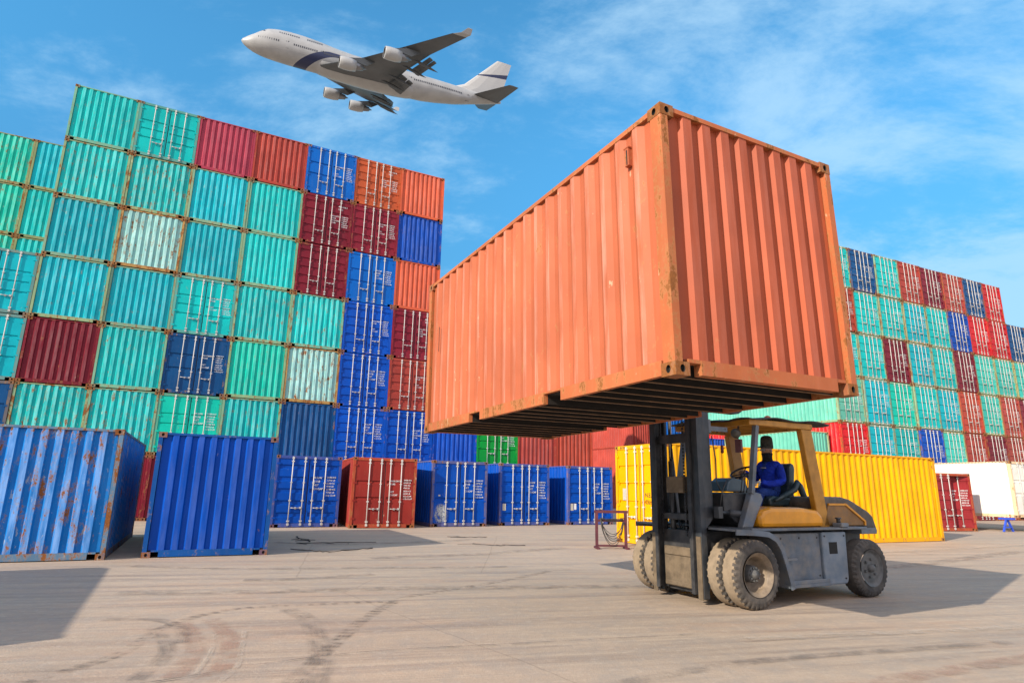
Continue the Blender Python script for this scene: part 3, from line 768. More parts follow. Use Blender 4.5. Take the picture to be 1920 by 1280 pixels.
mTread = plain('tread_rubber_dust', (0.24, 0.185, 0.125, 1), .9, var=.3, scale=12, dust=.4, dustcol=DUST)
mRim = plain('rim_steel_dusty', (0.17, 0.13, 0.09, 1), .6, var=.35, scale=10, dust=.4, dustcol=DUST)
mRimG = plain('rim_grey_steel', (0.085, 0.088, 0.088, 1), .6, var=.35, scale=10, dust=.35, dustcol=(0.16, 0.14, 0.12, 1))
mSeat = plain('seat_vinyl', (0.028, 0.052, 0.060, 1), .4, var=.3)
mChrome = plain('cylinder_chrome', (0.45, 0.45, 0.45, 1), .2, metal=1.0, var=.2)
Mf = Matrix.Translation((-S0, -T0, 0))
def fp(name, mb, mat, parent=None, bevel=0.0):
    if parent is None: mb.xform(Mf)
    elif parent is not fl: mb.xform(Mf)
    return part(name, mb, mat, parent or fl, bevel=bevel)
def build_wheel(s, t0, t1, zc, rad, outer_sign, dished, tread_mat):
    """outer_sign -1: outer face towards -t (near side)"""
    w = t1-t0; tc = (t0+t1)/2
    # tyre: tread band with cross grooves + side walls
    mb = MB(); n = 132
    hw = w/2
    prof = [(-hw+0.02, rad*0.60), (-hw-0.005, rad*0.68), (-hw-0.010, rad*0.80), (-hw+0.002, rad*0.925), (-hw+0.018, rad*0.975), (-hw+0.045, rad), (0, rad*1.004),
            (hw-0.045, rad), (hw-0.018, rad*0.975), (hw-0.002, rad*0.925), (hw+0.010, rad*0.80), (hw+0.005, rad*0.68), (hw-0.02, rad*0.60)]
    vv = []
    for k in range(n):
        a = 2*math.pi*k/n
        for j, (al, r) in enumerate(prof):
            lug = (k // 2) % 2 != 1
            if not lug and j in (3, 4, 8, 9): r = r - rad*0.045
            vv.append((s + r*math.cos(a), tc+al, zc + r*math.sin(a)))
    m = len(prof); fsd = []; ftr = []
    for k in range(n):
        k2 = (k+1) % n
        for j in range(m-1):
            f = (k*m+j, k*m+j+1, k2*m+j+1, k2*m+j)
            (ftr if 4 <= j <= 7 and not ((k // 2) % 2 == 1 and j in (4, 7)) else fsd).append(f)
    mb.add(vv, fsd, 0, False); mb.add(vv, ftr, 1, False)
    # rim
    rb = MB(); o_ = outer_sign
    face = tc + o_*hw
    if dished:   # deep inset centre
        rb.lathe([(0.014, rad*0.635), (0.004, rad*0.60), (-0.020, rad*0.575), (-0.030, rad*0.53), (-0.055, rad*0.51), (-0.205, rad*0.455), (-0.215, rad*0.32), (-0.20, 0.001)], (s, face, zc), (0, o_, 0), 48)
        hb = MB(); hb.lathe([(-0.205, 0.118), (-0.085, 0.112), (-0.065, 0.10), (-0.060, 0.06), (-0.030, 0.052), (-0.025, 0.001)], (s, face, zc), (0, o_, 0), 28)
        for k in range(10):
            a = 2*math.pi*k/10; hb.lathe([(-0.07, 0.013), (-0.045, 0.013), (-0.043, 0.0)], (s+0.088*math.cos(a), face, zc+0.088*math.sin(a)), (0, o_, 0), 8, smooth=False)
    else:
        rb.lathe([(0.008, rad*0.64), (0.0, rad*0.60), (-0.022, rad*0.565), (-0.030, rad*0.50), (-0.020, rad*0.44), (-0.035, rad*0.36), (-0.030, rad*0.20), (-0.03, 0.001)], (s, face, zc), (0, o_, 0), 48)
        hb = MB(); hb.lathe([(-0.032, 0.062), (0.022, 0.055), (0.038, 0.035), (0.040, 0.001)], (s, face, zc), (0, o_, 0), 24)
        for k in range(6):
            a = 2*math.pi*k/6+.3; hb.lathe([(-0.03, 0.020), (-0.004, 0.018), (-0.002, 0.0)], (s+rad*0.31*math.cos(a), face, zc+rad*0.31*math.sin(a)), (0, o_, 0), 8, smooth=False)
    wh = fp('wheel', rb, mRim if dished else mRimG)
    mb.xform(Mf); part('tyre', mb, [mRub, tread_mat], wh)
    hb.xform(Mf); part('hub', hb, mRimG, wh)
FWS, FWR, RWS, RWR = 3.575, 0.455, 6.175, 0.43
build_wheel(FWS, 2.43, 2.675, FWR, FWR, -1, True, mTread)
build_wheel(FWS, 2.705, 2.95, FWR, FWR, -1, True, mTread)
build_wheel(FWS, 4.06, 4.305, FWR, FWR, 1, True, mTread)
build_wheel(FWS, 4.335, 4.58, FWR, FWR, 1, True, mTread)
build_wheel(RWS, 2.50, 2.76, RWR, RWR, -1, False, mRub)
build_wheel(RWS, 4.24, 4.50, RWR, RWR, 1, False, mRub)
# chassis
mb = MB()
mb.box((3.75, 2.96, 0.30), (6.55, 4.04, 0.99)); mb.box((3.2, 3.0, 0.34), (3.75, 3.97, 0.98)); mb.box((3.35, 2.7, 0.38), (3.80, 4.3, 0.55))
mb.box((6.05, 2.70, 0.36), (6.30, 4.30, 0.50)); mb.box((4.30, 2.78, 0.26), (5.70, 4.22, 0.98))
fp('chassis', mb, mDark)
for near in (True, False):
    q = (lambda a: a) if near else (lambda a: 7.0-a)
    mb = MB(); mb.prism([(4.10, 0.97), (4.32, 0.26), (5.16, 0.26), (5.16, 0.97)], q(2.62), q(2.80)); fp('side_panel', mb, mGrey, bevel=0.012)
    mb = MB(); mb.prism([(5.17, 0.98), (5.17, 0.22), (5.68, 0.22), (5.72, 0.28), (5.74, 0.98)], q(2.58), q(2.82)); tb = fp('tool_box', mb, mPanel, bevel=0.02)
    mb = MB(); mb.box((5.31, q(2.577), 0.66), (5.50, q(2.579), 0.83)); mb.xform(Mf); part('opening', mb, M['dark_hole'], tb)
    mb = MB(); mb.box((4.27, q(2.50), 0.23), (5.18, q(2.64), 0.275)); mb.box((4.30, q(2.515), 0.60), (4.50, q(2.64), 0.63)); mb.box((4.28, q(2.505), 0.275), (5.17, q(2.515), 0.33)); fp('step', mb, mGrey, bevel=0.006)
    # fender: swept strip
    pth = [(3.22, 1.05), (3.40, 1.045), (3.60, 1.035), (3.86, 1.01), (4.03, 0.93), (4.13, 0.80), (4.20, 0.62), (4.26, 0.42), (4.31, 0.24)]
    mb = MB(); th = 0.028; top = []; bot = []
    for i, (s_, z_) in enumerate(pth):
        a = pth[max(0, i-1)]; b = pth[min(len(pth)-1, i+1)]; tx, tz = b[0]-a[0], b[1]-a[1]; ln = math.hypot(tx, tz); nx, nz = -tz/ln, tx/ln
        top.append((s_, z_)); bot.append((s_-nx*th, z_-nz*th))
    for i in range(len(pth)-1):
        mb.prism([top[i], top[i+1], bot[i+1], bot[i]], q(2.44), q(2.95))
        lip = [top[i], top[i+1], (bot[i+1][0]+(bot[i+1][0]-top[i+1][0])*1.6, bot[i+1][1]+(bot[i+1][1]-top[i+1][1])*1.6), (bot[i][0]+(bot[i][0]-top[i][0])*1.6, bot[i][1]+(bot[i][1]-top[i][1])*1.6)]
        mb.prism(lip, q(2.432), q(2.452))
    fp('fender', mb, mGrey)
mb = MB(); mb.box((3.62, 2.52, 1.012), (6.20, 4.48, 1.048)); mb.box((6.20, 2.62, 0.93), (6.60, 4.38, 1.02)); mb.box((5.55, 2.50, 1.05), (5.72, 2.66, 1.11)); fp('deck', mb, mGrey, bevel=0.008)
mb = MB(); mb.prism([(3.97, 1.05), (3.95, 1.22), (4.03, 1.30), (4.20, 1.335), (4.85, 1.335), (5.22, 1.30), (5.34, 1.20), (5.36, 1.05)], 2.64, 4.36); fp('seat_housing', mb, mYel, bevel=0.06)
mb = MB(); mb.prism([(5.37, 1.05), (5.30, 1.40), (5.40, 1.49), (5.93, 1.50), (6.15, 1.46), (6.60, 1.27), (6.70, 1.19), (6.80, 0.94), (6.55, 0.93), (6.4, 1.05)], 2.72, 4.28)
fp('engine_hood', mb, mHood, bevel=0.035)
for q in ((lambda a: a), (lambda a: 7.0-a)):
    mb = MB()
    # outlined cover on the side of the hood
    mb.prism([(5.42, 1.06), (5.56, 1.385), (5.96, 1.385), (6.42, 1.12), (6.42, 1.06)], q(2.700), q(2.73)); fp('hood_side_cover', mb, mCover, bevel=0.006)
    mb = MB()
    for a, b in (((5.55, 1.385), (5.97, 1.385)), ((5.96, 1.39), (6.43, 1.118)), ((6.42, 1.12), (6.42, 1.06))):
        mb.beam((a[0], q(2.695), a[1]), (b[0], q(2.695), b[1]), 0.03, 0.03, up=(0, 1, 0))
    fp('cover_trim', mb, mYel)
mb = MB(); mb.prism([(6.15, 0.50), (6.15, 0.95), (6.72, 0.95), (6.66, 0.50)], 2.98, 4.02); fp('counterweight', mb, mDark, bevel=0.03)
# front axle plate and mast
mb = MB(); mb.box((3.165, 3.157, 0.18), (3.198, 3.823, 0.74)); mb.box((3.14, 3.16, 0.62), (3.165, 3.80, 0.73)); mb.box((3.15, 3.17, 0.19), (3.165, 3.81, 0.25)); fp('axle_plate', mb, mTan, bevel=0.008)
def rail(name, t0, t1, s0, s1, z0, z1, opening, mat):
    """channel section: web + two flanges; opening +1 faces +t"""
    mb = MB(); w = 0.022
    mb.box((s0, t0, z0), (s0+w, t1, z1)); mb.box((s1-w, t0, z0), (s1, t1, z1))
    if opening > 0: mb.box((s0+w, t0, z0), (s1-w, t0+w, z1))
    else: mb.box((s0+w, t1-w, z0), (s1-w, t1, z1))
    return fp(name, mb, mat)
for a_, b_, op in ((2.965, 3.085, 1), (3.895, 4.015, -1)):
    rr = rail('outer_rail', a_, b_, 3.10, 3.20, 0.09, 3.25, op, mMast)
    mb = MB(); mb.prism([(3.202, 1.02), (3.34, 1.16), (3.36, 1.45), (3.36, 3.20), (3.202, 3.24)], a_+0.004, b_-0.004); mb.xform(Mf); part('side_cheek', mb, mMast, rr, bevel=.006)
rail('inner_rail', 3.088, 3.155, 3.05, 3.26, 0.14, 3.95, 1, mDark); rail('inner_rail', 3.825, 3.892, 3.05, 3.26, 0.14, 3.95, -1, mDark)
for tt in (2.958, 3.895):
    mb = MB(); mb.box((3.083, tt+.02, 0.075), (3.098, tt+0.105, 0.92)); fp('mast_guard_strip', mb, mTan)

for a_, b_ in (((3.12, 3.155, 2.26), (3.20, 3.825, 2.40)), ((3.16, 3.155, 1.13), (3.24, 3.825, 1.22)), ((3.25, 3.155, 0.12), (3.33, 3.825, 0.26)), ((3.34, 2.97, 2.70), (3.40, 4.01, 2.86)), ((3.06, 3.155, 3.80), (3.2, 3.825, 3.92))):
    mb = MB(); mb.box(a_, b_); fp('mast_crossbar', mb, mDark, bevel=0.006)
mb = MB(); mb.box((3.10, 3.30, 1.52), (3.22, 3.66, 1.76)); fp('lift_bracket', mb, mTan, bevel=0.01)
for tt in (3.24, 3.74):
    mb = MB(); mb.tube([(3.29, tt, 0.26), (3.29, tt, 2.0)], 0.045, 14); cy = fp('lift_cylinder', mb, mDark)
    mb = MB(); mb.tube([(3.29, tt, 2.0), (3.29, tt, 3.82)], 0.028, 12); mb.xform(Mf); part('piston_rod', mb, mChrome, cy)
    mb = MB()
    for k in range(52): mb.box((3.140, tt+0.07-0.014, 0.9+k*0.05), (3.155, tt+0.07+0.014, 0.9+k*0.05+0.036))
    fp('lift_chain', mb, mDark)
# carriage and forks (behind the lifted box)
mb = MB(); mb.box((2.92, 1.75, 2.66), (2.99, 4.40, 2.80)); mb.box((2.92, 1.75, 3.20), (2.99, 4.40, 3.32))
for tt in (1.75, 3.02, 3.94, 4.33): mb.box((2.925, tt, 2.80), (2.985, tt+0.07, 3.20))
mb.box((2.99, 3.16, 2.62), (3.05, 3.82, 3.34)); fp('fork_carriage', mb, mDark, bevel=0.006)
for tt in (2.0, 4.08):
    mb = MB(); mb.prism([(2.915, 3.28), (2.86, 3.28), (2.855, 2.615), (0.75, 2.59), (0.35, 2.575), (0.35, 2.56), (2.85, 2.545), (2.915, 2.58)], tt-0.065, tt+0.065); fp('fork', mb, mDark)
# tilt cylinders, hoses, arm
for tt in (2.86, 4.14):
    mb = MB(); mb.tube([(3.34, tt, 1.26), (3.55, tt, 1.25)], 0.026, 12); mb.tube([(3.55, tt, 1.25), (4.10, tt, 1.22)], 0.05, 14); mb.box((3.30, tt-0.05, 1.18), (3.38, tt+0.05, 1.34)); fp('tilt_cylinder', mb, mMast)
mb = MB()
for k, (a, b, zz) in enumerate(((3.20, 3.70, .95), (3.30, 3.55, .85), (3.45, 3.75, 1.0), (3.22, 3.40, 1.05))):
    mb.tube([(3.36, a, zz+.25), (3.30, (a+b)/2, zz-.12-.03*k), (3.42, b, zz+.1), (3.6, b, zz+.2)], 0.014, 6)
mb.tube([(3.36, 2.93, 2.35), (3.39, 2.90, 2.0), (3.40, 2.92, 1.7), (3.46, 2.9, 1.55)], 0.009, 6); mb.tube([(3.40, 2.90, 1.25), (3.44, 2.86, 1.55), (3.55, 2.86, 1.72), (3.75, 2.9, 1.75)], 0.010, 6)
fp('hydraulic_hose', mb, mDark)
mb = MB(); mb.beam((3.30, 3.62, 1.20), (3.36, 3.80, 2.20), 0.03, 0.03); fp('hose_guide', mb, mGrey)
mb = MB(); mb.box((3.345, 2.97, 2.40), (3.40, 3.05, 2.60)); mb.box((3.40, 2.97, 2.43), (3.74, 3.03, 2.50)); fp('lamp_bracket', mb, mGrey)
# fittings: bolts, grab rail, reflector, number plate blank, hose clips
for q in ((lambda a: a), (lambda a: 7.0-a)):
    mb = MB()
    for ss, zz_ in ((4.30, .90), (4.70, .90), (5.10, .90), (4.38, .36), (5.10, .36), (5.22, .92), (5.68, .92), (5.22, .30), (5.64, .30)): mb.lathe([(0, .014), (.010, .012), (.011, .0)], (ss, q(2.62 if ss < 5.17 else 2.58), zz_), (0, -1 if q(0) == 0 else 1, 0), 8, smooth=False)
    fp('bolt_set', mb, mDark)
    mb = MB(); mb.tube([(5.62, q(2.60), 1.11), (5.62, q(2.60), 1.17)], .03, 10); mb.lathe([(0, .05), (.02, .045), (.022, .001)], (5.62, q(2.60), 1.17), (0, 0, 1), 14); fp('filler_cap', mb, mDark)
# cockpit
mb = MB(); mb.prism([(3.46, 1.27), (3.45, 1.53), (4.10, 1.54), (4.14, 1.27), (4.05, 1.05), (3.80, 1.05)], 2.86, 4.12); fp('dashboard', mb, mDark, bevel=0.015)
mb = MB(); mb.prism([(3.66, 1.05), (3.88, 1.52), (3.92, 1.56), (4.08, 1.53), (4.12, 1.45), (3.87, 1.05)], 2.72, 2.83); fp('cowl_pillar', mb, mGrey, bevel=0.015)
mb = MB(); mb.prism([(3.66, 1.05), (3.88, 1.52), (3.92, 1.56), (4.08, 1.53), (4.12, 1.45), (3.87, 1.05)], 4.17, 4.28); fp('cowl_pillar', mb, mGrey, bevel=0.015)
mb = MB(); mb.prism([(3.92, 1.55), (3.98, 1.70), (4.08, 1.76), (4.34, 1.73), (4.42, 1.55)], 3.24, 3.62); mb.box((4.42, 3.36, 1.45), (4.52, 3.46, 1.62)); fp('instrument_box', mb, plain('instrument_box_plastic', (.07, .11, .14, 1), .4), bevel=0.02)
sw = MB(); cen = Vector((4.52, 3.44, 1.86)); tl = Matrix.Rotation(R(-28), 3, 'Y')
ring = [cen + tl @ Vector((0.19*math.cos(a), 0.19*math.sin(a), 0)) for a in [2*math.pi*k/28 for k in range(28)]]
sw.tube(ring, 0.016, 8, closed=True)
for a in (0.3, 2.4, 4.5): sw.tube([cen - tl @ Vector((0, 0, .03)), cen + tl @ Vector((0.18*math.cos(a), 0.18*math.sin(a), 0))], 0.010, 6)
sw.tube([cen - tl @ Vector((0, 0, .03)), (4.30, 3.44, 1.55)], 0.026, 8)
fp('steering_wheel', sw, plain('steering_wheel_plastic', (.02, .015, .015, 1), .4))
mb = MB()
for k in range(3): mb.tube([(4.08+.06*k, 3.10, 1.52), (4.12+.06*k, 3.08, 1.78)], 0.008, 6); mb.lathe([(0, .001), (.01, .018), (.03, .018), (.04, .001)], (4.12+.06*k, 3.08, 1.78), (0, 0, 1), 10)
fp('control_lever', mb, mDark)
mb = MB(); mb.prism([(4.86, 1.34), (4.84, 1.46), (4.95, 1.50), (5.38, 1.47), (5.40, 1.34)], 3.22, 3.78); st = fp('seat', mb, mSeat, bevel=0.035)
mb = MB(); mb.prism([(5.34, 1.42), (5.40, 1.96), (5.46, 2.04), (5.54, 2.02), (5.55, 1.93), (5.47, 1.40)], 3.24, 3.76); mb.xform(Mf); part('backrest', mb, mSeat, st, bevel=0.045)
mb = MB()
for tt in (3.16, 3.84):
    mb.tube([(4.90, tt, 1.42), (5.12, tt, 1.50), (5.38, tt, 1.60), (5.47, tt, 1.72), (5.52, tt, 1.66), (5.60, tt, 1.50), (5.55, tt, 1.38)], [0.02, .045, .05, .05, .05, .05, .03], 8)
mb.xform(Mf); part('side_bolster', mb, mSeat, st)
# overhead guard
for q in ((lambda a: a), (lambda a: 7.0-a)):
    mb = MB(); mb.beam((3.90, q(2.74), 1.53), (4.09, q(2.74), 2.535), 0.065, 0.075, up=(0, 1, 0)); fp('front_post', mb, mGrey)
    mb = MB()
    mb.prism([(5.31, 1.045), (5.55, 1.045), (5.32, 2.53), (5.07, 2.53)], q(2.70), q(2.80)); fp('rear_post', mb, mYel2, bevel=0.012)
    mb = MB(); mb.box((3.92, q(2.70), 2.535), (5.35, q(2.79), 2.625)); fp('roof_beam', mb, mYel2, bevel=0.01)
mb = MB(); mb.box((3.925, 2.79, 2.54), (4.02, 4.21, 2.62)); mb.box((5.24, 2.79, 2.54), (5.34, 4.21, 2.62))
for k in range(7): mb.box((4.02, 2.93+k*.185, 2.55), (5.24, 2.955+k*.185, 2.61))
fp('roof_grille', mb, mYel2)
# sagging cover sheet on the roof
mb = MB(); nx_, ny_ = 26, 14; vv = []
rg = random.Random(5)
for i in range(nx_+1):
    for j in range(ny_+1):
        s_ = 3.86+(5.72-3.86)*i/nx_; t_ = 2.66+(4.34-2.66)*j/ny_
        vv.append((s_, t_, 2.650+0.016*math.sin(s_*7+t_*3)+0.012*math.sin(t_*11+s_*2)))
mb.add(vv, [(i*(ny_+1)+j, (i+1)*(ny_+1)+j, (i+1)*(ny_+1)+j+1, i*(ny_+1)+j+1) for i in range(nx_) for j in range(ny_)], 0, True)
o = fp('roof_cover', mb, plain('roof_cover_sheet', (.045, .04, .035, 1), .7, var=.4)); sm = o.modifiers.new('thick', 'SOLIDIFY'); sm.thickness = 0.02
mb = MB(); mb.lathe([(0, .001), (0, .055), (.02, .055), (.05, .045), (.065, .02), (.068, .001)], (4.62, 2.95, 2.672), (0, 0, 1), 18); fp('beacon', mb, plain('beacon_amber', (.45, .10, .02, 1), .35))
mb = MB(); mb.lathe([(0, .001), (0, .072), (.012, .078), (.05, .07), (.075, .04), (.08, .001)], (3.94, 2.98, 2.42), (-1, -.2, 0), 24); mb.tube([(3.99, 2.98, 2.42), (4.0, 2.98, 2.56)], .012, 6); fp('head_lamp', mb, plain('lamp_housing', (.09, .085, .07, 1), .5))
mb = MB(); mb.box((4.02, 2.98, 2.14), (4.06, 3.10, 2.34)); mb.tube([(4.04, 3.04, 2.34), (4.04, 3.04, 2.56)], .008, 6); fp('rear_mirror', mb, plain('mirror_back', (.16, .06, .07, 1), .5), bevel=.012)
mb = MB(); mb.tube([(3.70, 3.04, 2.45), (3.68, 3.04, 2.24)], .004, 6); mb.lathe([(0, .001), (.01, .022), (.12, .024), (.13, .001)], (3.68, 3.04, 2.24), (0, 0, -1), 10)
rg = random.Random(2)
for k in range(14):
    a = rg.uniform(0, 6.28); mb.tube([(3.70, 3.04, 2.47), (3.70+.09*math.cos(a), 3.04+.09*math.sin(a), 2.45+rg.uniform(-.05, .02))], .004, 4)
fp('hanging_ornament', mb, plain('ornament_red', (.14, .02, .015, 1), .5))

# ------------------------------------------------------------------ driver
dr = thing('person', 'driver in bright blue jacket, dark face cover and tall dark hat, sitting in the forklift', 'person', FO+FU*5.20+FV*3.50, OYAW)
def skin(name, pts, edges, rad, mat, parent, sub=2):
    me = bpy.data.meshes.new(name); me.from_pydata(pts, edges, []); me.materials.append(mat)
    o = obj(name, me, parent)
    sk = o.modifiers.new('skin', 'SKIN'); sk.use_smooth_shade = True
    for i, r in enumerate(rad):
        d = me.skin_vertices[0].data[i]; d.radius = r if isinstance(r, tuple) else (r, r); d.use_root = (i == 0)
    s2 = o.modifiers.new('sub', 'SUBSURF'); s2.levels = sub; s2.render_levels = sub
    return o
def cloth(name, col, rough=.75):
    s = NT(name); vec, oi = s.seeded(); n_ = s.noise(s.scalev(vec, (1, 1, 1.6)), 9, 4, .55, .6); f_ = s.noise(vec, 120, 2)
    c = s.mix(s.mapr(n_, .35, .7), tuple(v*.7 for v in col[:3])+(1,), col); s.set(Base_Color=c, Roughness=rough, Specular_IOR_Level=.3)
    p = s.bump(n_, 1.0, .05); s.bump(f_, .2, .002, p); return s.m
mJ = cloth('jacket_blue', (0.008, 0.04, 0.52, 1)); mTr = cloth('trousers_blue', (0.015, 0.05, 0.26, 1)); mSk = cloth('skin_tone', (.42, .23, .15, 1), .55); mK = cloth('dark_knit', (.018, .018, .022, 1), .9); mHat = cloth('dark_hat', (.075, .078, .066, 1), .9); mGl = cloth('white_glove', (.55, .55, .56, 1), .8)
# x: forwards is -x (towards the mast); near side is -y
# body (trunk, legs) one surface
body = skin('body', [(0.02, 0, 1.52), (0.03, 0, 1.66), (0.04, 0, 1.84), (0.03, 0, 2.00), (0.02, 0, 2.09),
                     (-0.02, -0.10, 1.52), (-0.40, -0.15, 1.56), (-0.52, -0.15, 1.28), (-0.56, -0.15, 1.10), (-0.66, -0.15, 1.085),
                     (-0.02, 0.10, 1.52), (-0.40, 0.15, 1.56), (-0.55, 0.15, 1.28), (-0.60, 0.15, 1.10), (-0.70, 0.15, 1.085)],
            [(0,1),(1,2),(2,3),(3,4),(0,5),(5,6),(6,7),(7,8),(8,9),(0,10),(10,11),(11,12),(12,13),(13,14)],
            [(.14,.17),(.13,.165),(.12,.19),(.085,.15),.06,.10,.082,.062,.05,.045,.10,.082,.062,.05,.045], mTr, dr)
jk = skin('jacket', [(0.02, 0, 1.50), (0.03, 0, 1.66), (0.04, 0, 1.84), (0.03, 0, 1.99), (0.02, 0, 2.08),
                     (0.03, -0.19, 1.985), (0.00, -0.285, 1.72), (-0.27, -0.20, 1.68), (-0.40, -0.17, 1.72),
                     (0.03, 0.19, 1.985), (-0.02, 0.27, 1.74), (-0.30, 0.17, 1.83), (-0.44, 0.10, 1.88)],
            [(0,1),(1,2),(2,3),(3,4),(3,5),(5,6),(6,7),(7,8),(3,9),(9,10),(10,11),(11,12)],
            [(.155,.185),(.145,.185),(.135,.205),(.10,.165),.075,.085,.068,.054,.046,.085,.068,.054,.046], mJ, dr)
hd = MB()
def ell(mb, c, r, n=20, m=14, mat=0, fn=None):
    vv = []
    for i in range(m+1):
        th = math.pi*i/m
        for k in range(n):
            ph = 2*math.pi*k/n; x, y, z = math.sin(th)*math.cos(ph), math.sin(th)*math.sin(ph), math.cos(th)
            if fn: x, y, z = fn(x, y, z)
            vv.append((c[0]+r[0]*x, c[1]+r[1]*y, c[2]+r[2]*z))
    mb.add(vv, [(i*n+k, (i+1)*n+k, (i+1)*n+(k+1) % n, i*n+(k+1) % n) for i in range(m) for k in range(n)], mat, True)
def headfn(x, y, z):
    if z < 0: x *= 1-0.12*z*z; y *= 1-0.22*z*z
    if x < -0.6 and abs(y) < .3 and -0.35 < z < 0.12: x -= 0.16*(1-abs(y)/.3)
    return x, y, z
ell(hd, (-0.01, -0.01, 2.235), (0.10, 0.078, 0.125), fn=headfn)
for sy in (-1, 1): ell(hd, (-0.005, sy*0.078-0.01, 2.23), (.018, .012, .032), 10, 8)
hd_o = part('head', hd, mSk, dr)
mb = MB()
for sy in (-1, 1): ell(mb, (-0.098, sy*0.030-0.01, 2.243), (.012, .017, .011), 10, 8)
part('eye', mb, mK, hd_o)
mb = MB(); mb.tube([(-0.125, -0.03, 2.262), (-0.125, .01, 2.262)], .006, 6); mb.box((-0.122, -0.055, 2.228), (-0.112, -0.012, 2.256)); mb.box((-0.122, -0.008, 2.228), (-0.112, 0.035, 2.256)); mb.tube([(-0.115, -.06, 2.262), (0.01, -.095, 2.255)], .005, 6); part('glasses', mb, plain('glasses_frame', (.35, .33, .32, 1), .3), hd_o)
mb = MB(); mb.lathe([(2.055, .10), (2.10, .088), (2.15, .090), (2.175, .096), (2.195, .099), (2.197, .090)], (-0.008, -0.01, 0), (0, 0, 1), 24)
mb.v = [(x*1.0 if True else x, y*0.86-0.001, z) for x, y, z in mb.v]; part('face_cover', mb, mK, dr)
mb = MB(); mb.lathe([(2.268, .094), (2.276, .101), (2.30, .103), (2.36, .101), (2.42, .097), (2.455, .088), (2.478, .066), (2.488, .035), (2.49, .001)], (0.0, -0.01, 0), (0, 0, 1), 28)
mb.prism([(-0.19, 2.276), (-0.08, 2.30), (-0.08, 2.312), (-0.185, 2.286)], -0.08, 0.06); part('hat', mb, mHat, dr)
def hand(wrist, direction, palm_n, mat, curl=1.0, nm='hand'):
    wrist = Vector(wrist); d = Vector(direction).normalized(); nrm = Vector(palm_n).normalized(); sd = d.cross(nrm).normalized()
    pts = [wrist, wrist+d*.05, wrist+d*.085]; ed = [(0,1),(1,2)]; rad = [.026, (.030,.018), (.032,.016)]
    for k, ln in enumerate((.032, .038, .036, .028)):
        o_ = (k-1.5)*.019; b = wrist+d*.092+sd*o_; i0 = len(pts)
        pts += [b, b+d*ln*.9+nrm*.012*curl, b+d*ln*.9+nrm*(.012+.028)*curl, b+d*ln*.35+nrm*.052*curl]; ed += [(2, i0), (i0, i0+1), (i0+1, i0+2), (i0+2, i0+3)]; rad += [.0095, .009, .0085, .0075]
    i0 = len(pts); pts += [wrist+d*.045+sd*.032+nrm*.008, wrist+d*.07+sd*.048+nrm*.03, wrist+d*.092+sd*.040+nrm*.045]; ed += [(1, i0), (i0, i0+1), (i0+1, i0+2)]; rad += [.012, .010, .0085]
    return skin(nm, [tuple(p) for p in pts], ed, rad, mat, dr)
hand((-0.40, -0.17, 1.72), (-.85, .1, -.15), (0, .2, -1), mGl)
hand((-0.44, 0.10, 1.88), (-.9, -.15, 0.05), (0, 0, -1), mSk)
mb = MB(); mb.tube([(-0.105, -0.05, 1.945), (-0.112, 0.05, 1.95)], .010, 6); part('chest_label', mb, mGl, jk)
for sy in (-1, 1):
    mb = MB(); ell(mb, (-0.66-.04*(sy > 0), sy*.15, 1.095), (.125, .048, .045), 14, 8, fn=lambda x, y, z: (x, y, max(z, -.9))); part('shoe', mb, mK, dr)

# ------------------------------------------------------------------ airliner
AR = Matrix.Rotation(0.459, 3, 'Z') @ Matrix.Rotation(0.264, 3, 'X') @ Matrix.Rotation(-0.023, 3, 'Y')
ap = thing('airliner', 'white four-engined jet airliner with a blue stripe, climbing overhead to the left', 'airplane', (-39.36, 137.91, 104.24))
ap.rotation_euler = AR.to_euler()
def AP(x, y, z): return ((x if x > 20 else 20-(20-x)*0.93)-30.0, -y, z)
def amesh(name, mb, mats, parent=None, smooth_angle=None):
    mb.v = [AP(*p) for p in mb.v]
    mb.f = [tuple(reversed(f)) for f in mb.f]
    return part(name, mb, mats, parent or ap)
sW = NT('airliner_white_paint')
tcn = sW.n('ShaderNodeTexCoord'); sp = sW.n('ShaderNodeSeparateXYZ'); sW.l(tcn.outputs['Object'], sp.inputs[0])
X_, Z_ = sp.outputs[0], sp.outputs[2]
def curve_edge(s, x, x0, span, ztop, drop):
    d = s.math('MAXIMUM', s.math('DIVIDE', s.math('SUBTRACT', x0, x), span), 0.0)
    return s.math('SUBTRACT', ztop, s.math('MULTIPLY', s.math('POWER', d, 1.7), drop))
zu = curve_edge(sW, X_, -8.6, 8.0, 1.35, 4.6); zl = curve_edge(sW, X_, -7.0, 6.6, 0.35, 3.6)
band = sW.math('MULTIPLY', sW.math('LESS_THAN', Z_, zu), sW.math('GREATER_THAN', Z_, zl))
band = sW.math('MULTIPLY', band, sW.math('LESS_THAN', X_, 4.0)); band = sW.math('MULTIPLY', band, sW.math('GREATER_THAN', X_, -18.5))
c0 = sW.mix(sW.mapr(sW.noise(tcn.outputs['Object'], .35, 3), .3, .7), (.28, .285, .285, 1), (.34, .345, .345, 1))
sW.set(Base_Color=sW.mix(band, c0, (.010, .018, .065, 1)), Roughness=.35)
mNavy = plain('airliner_navy', (.018, .03, .10, 1), .4, var=.1)
mWing = plain('wing_grey', (.065, .075, .085, 1), .45, var=.25, scale=.4, bump=0)
mNac = plain('nacelle_white', (.34, .345, .345, 1), .35, var=.1, scale=.5, bump=0)
mWin = plain('cabin_window_dark', (.05, .055, .065, 1), .25, bump=0)
mMet = plain('bare_metal', (.22, .22, .23, 1), .35, metal=.6, bump=0)
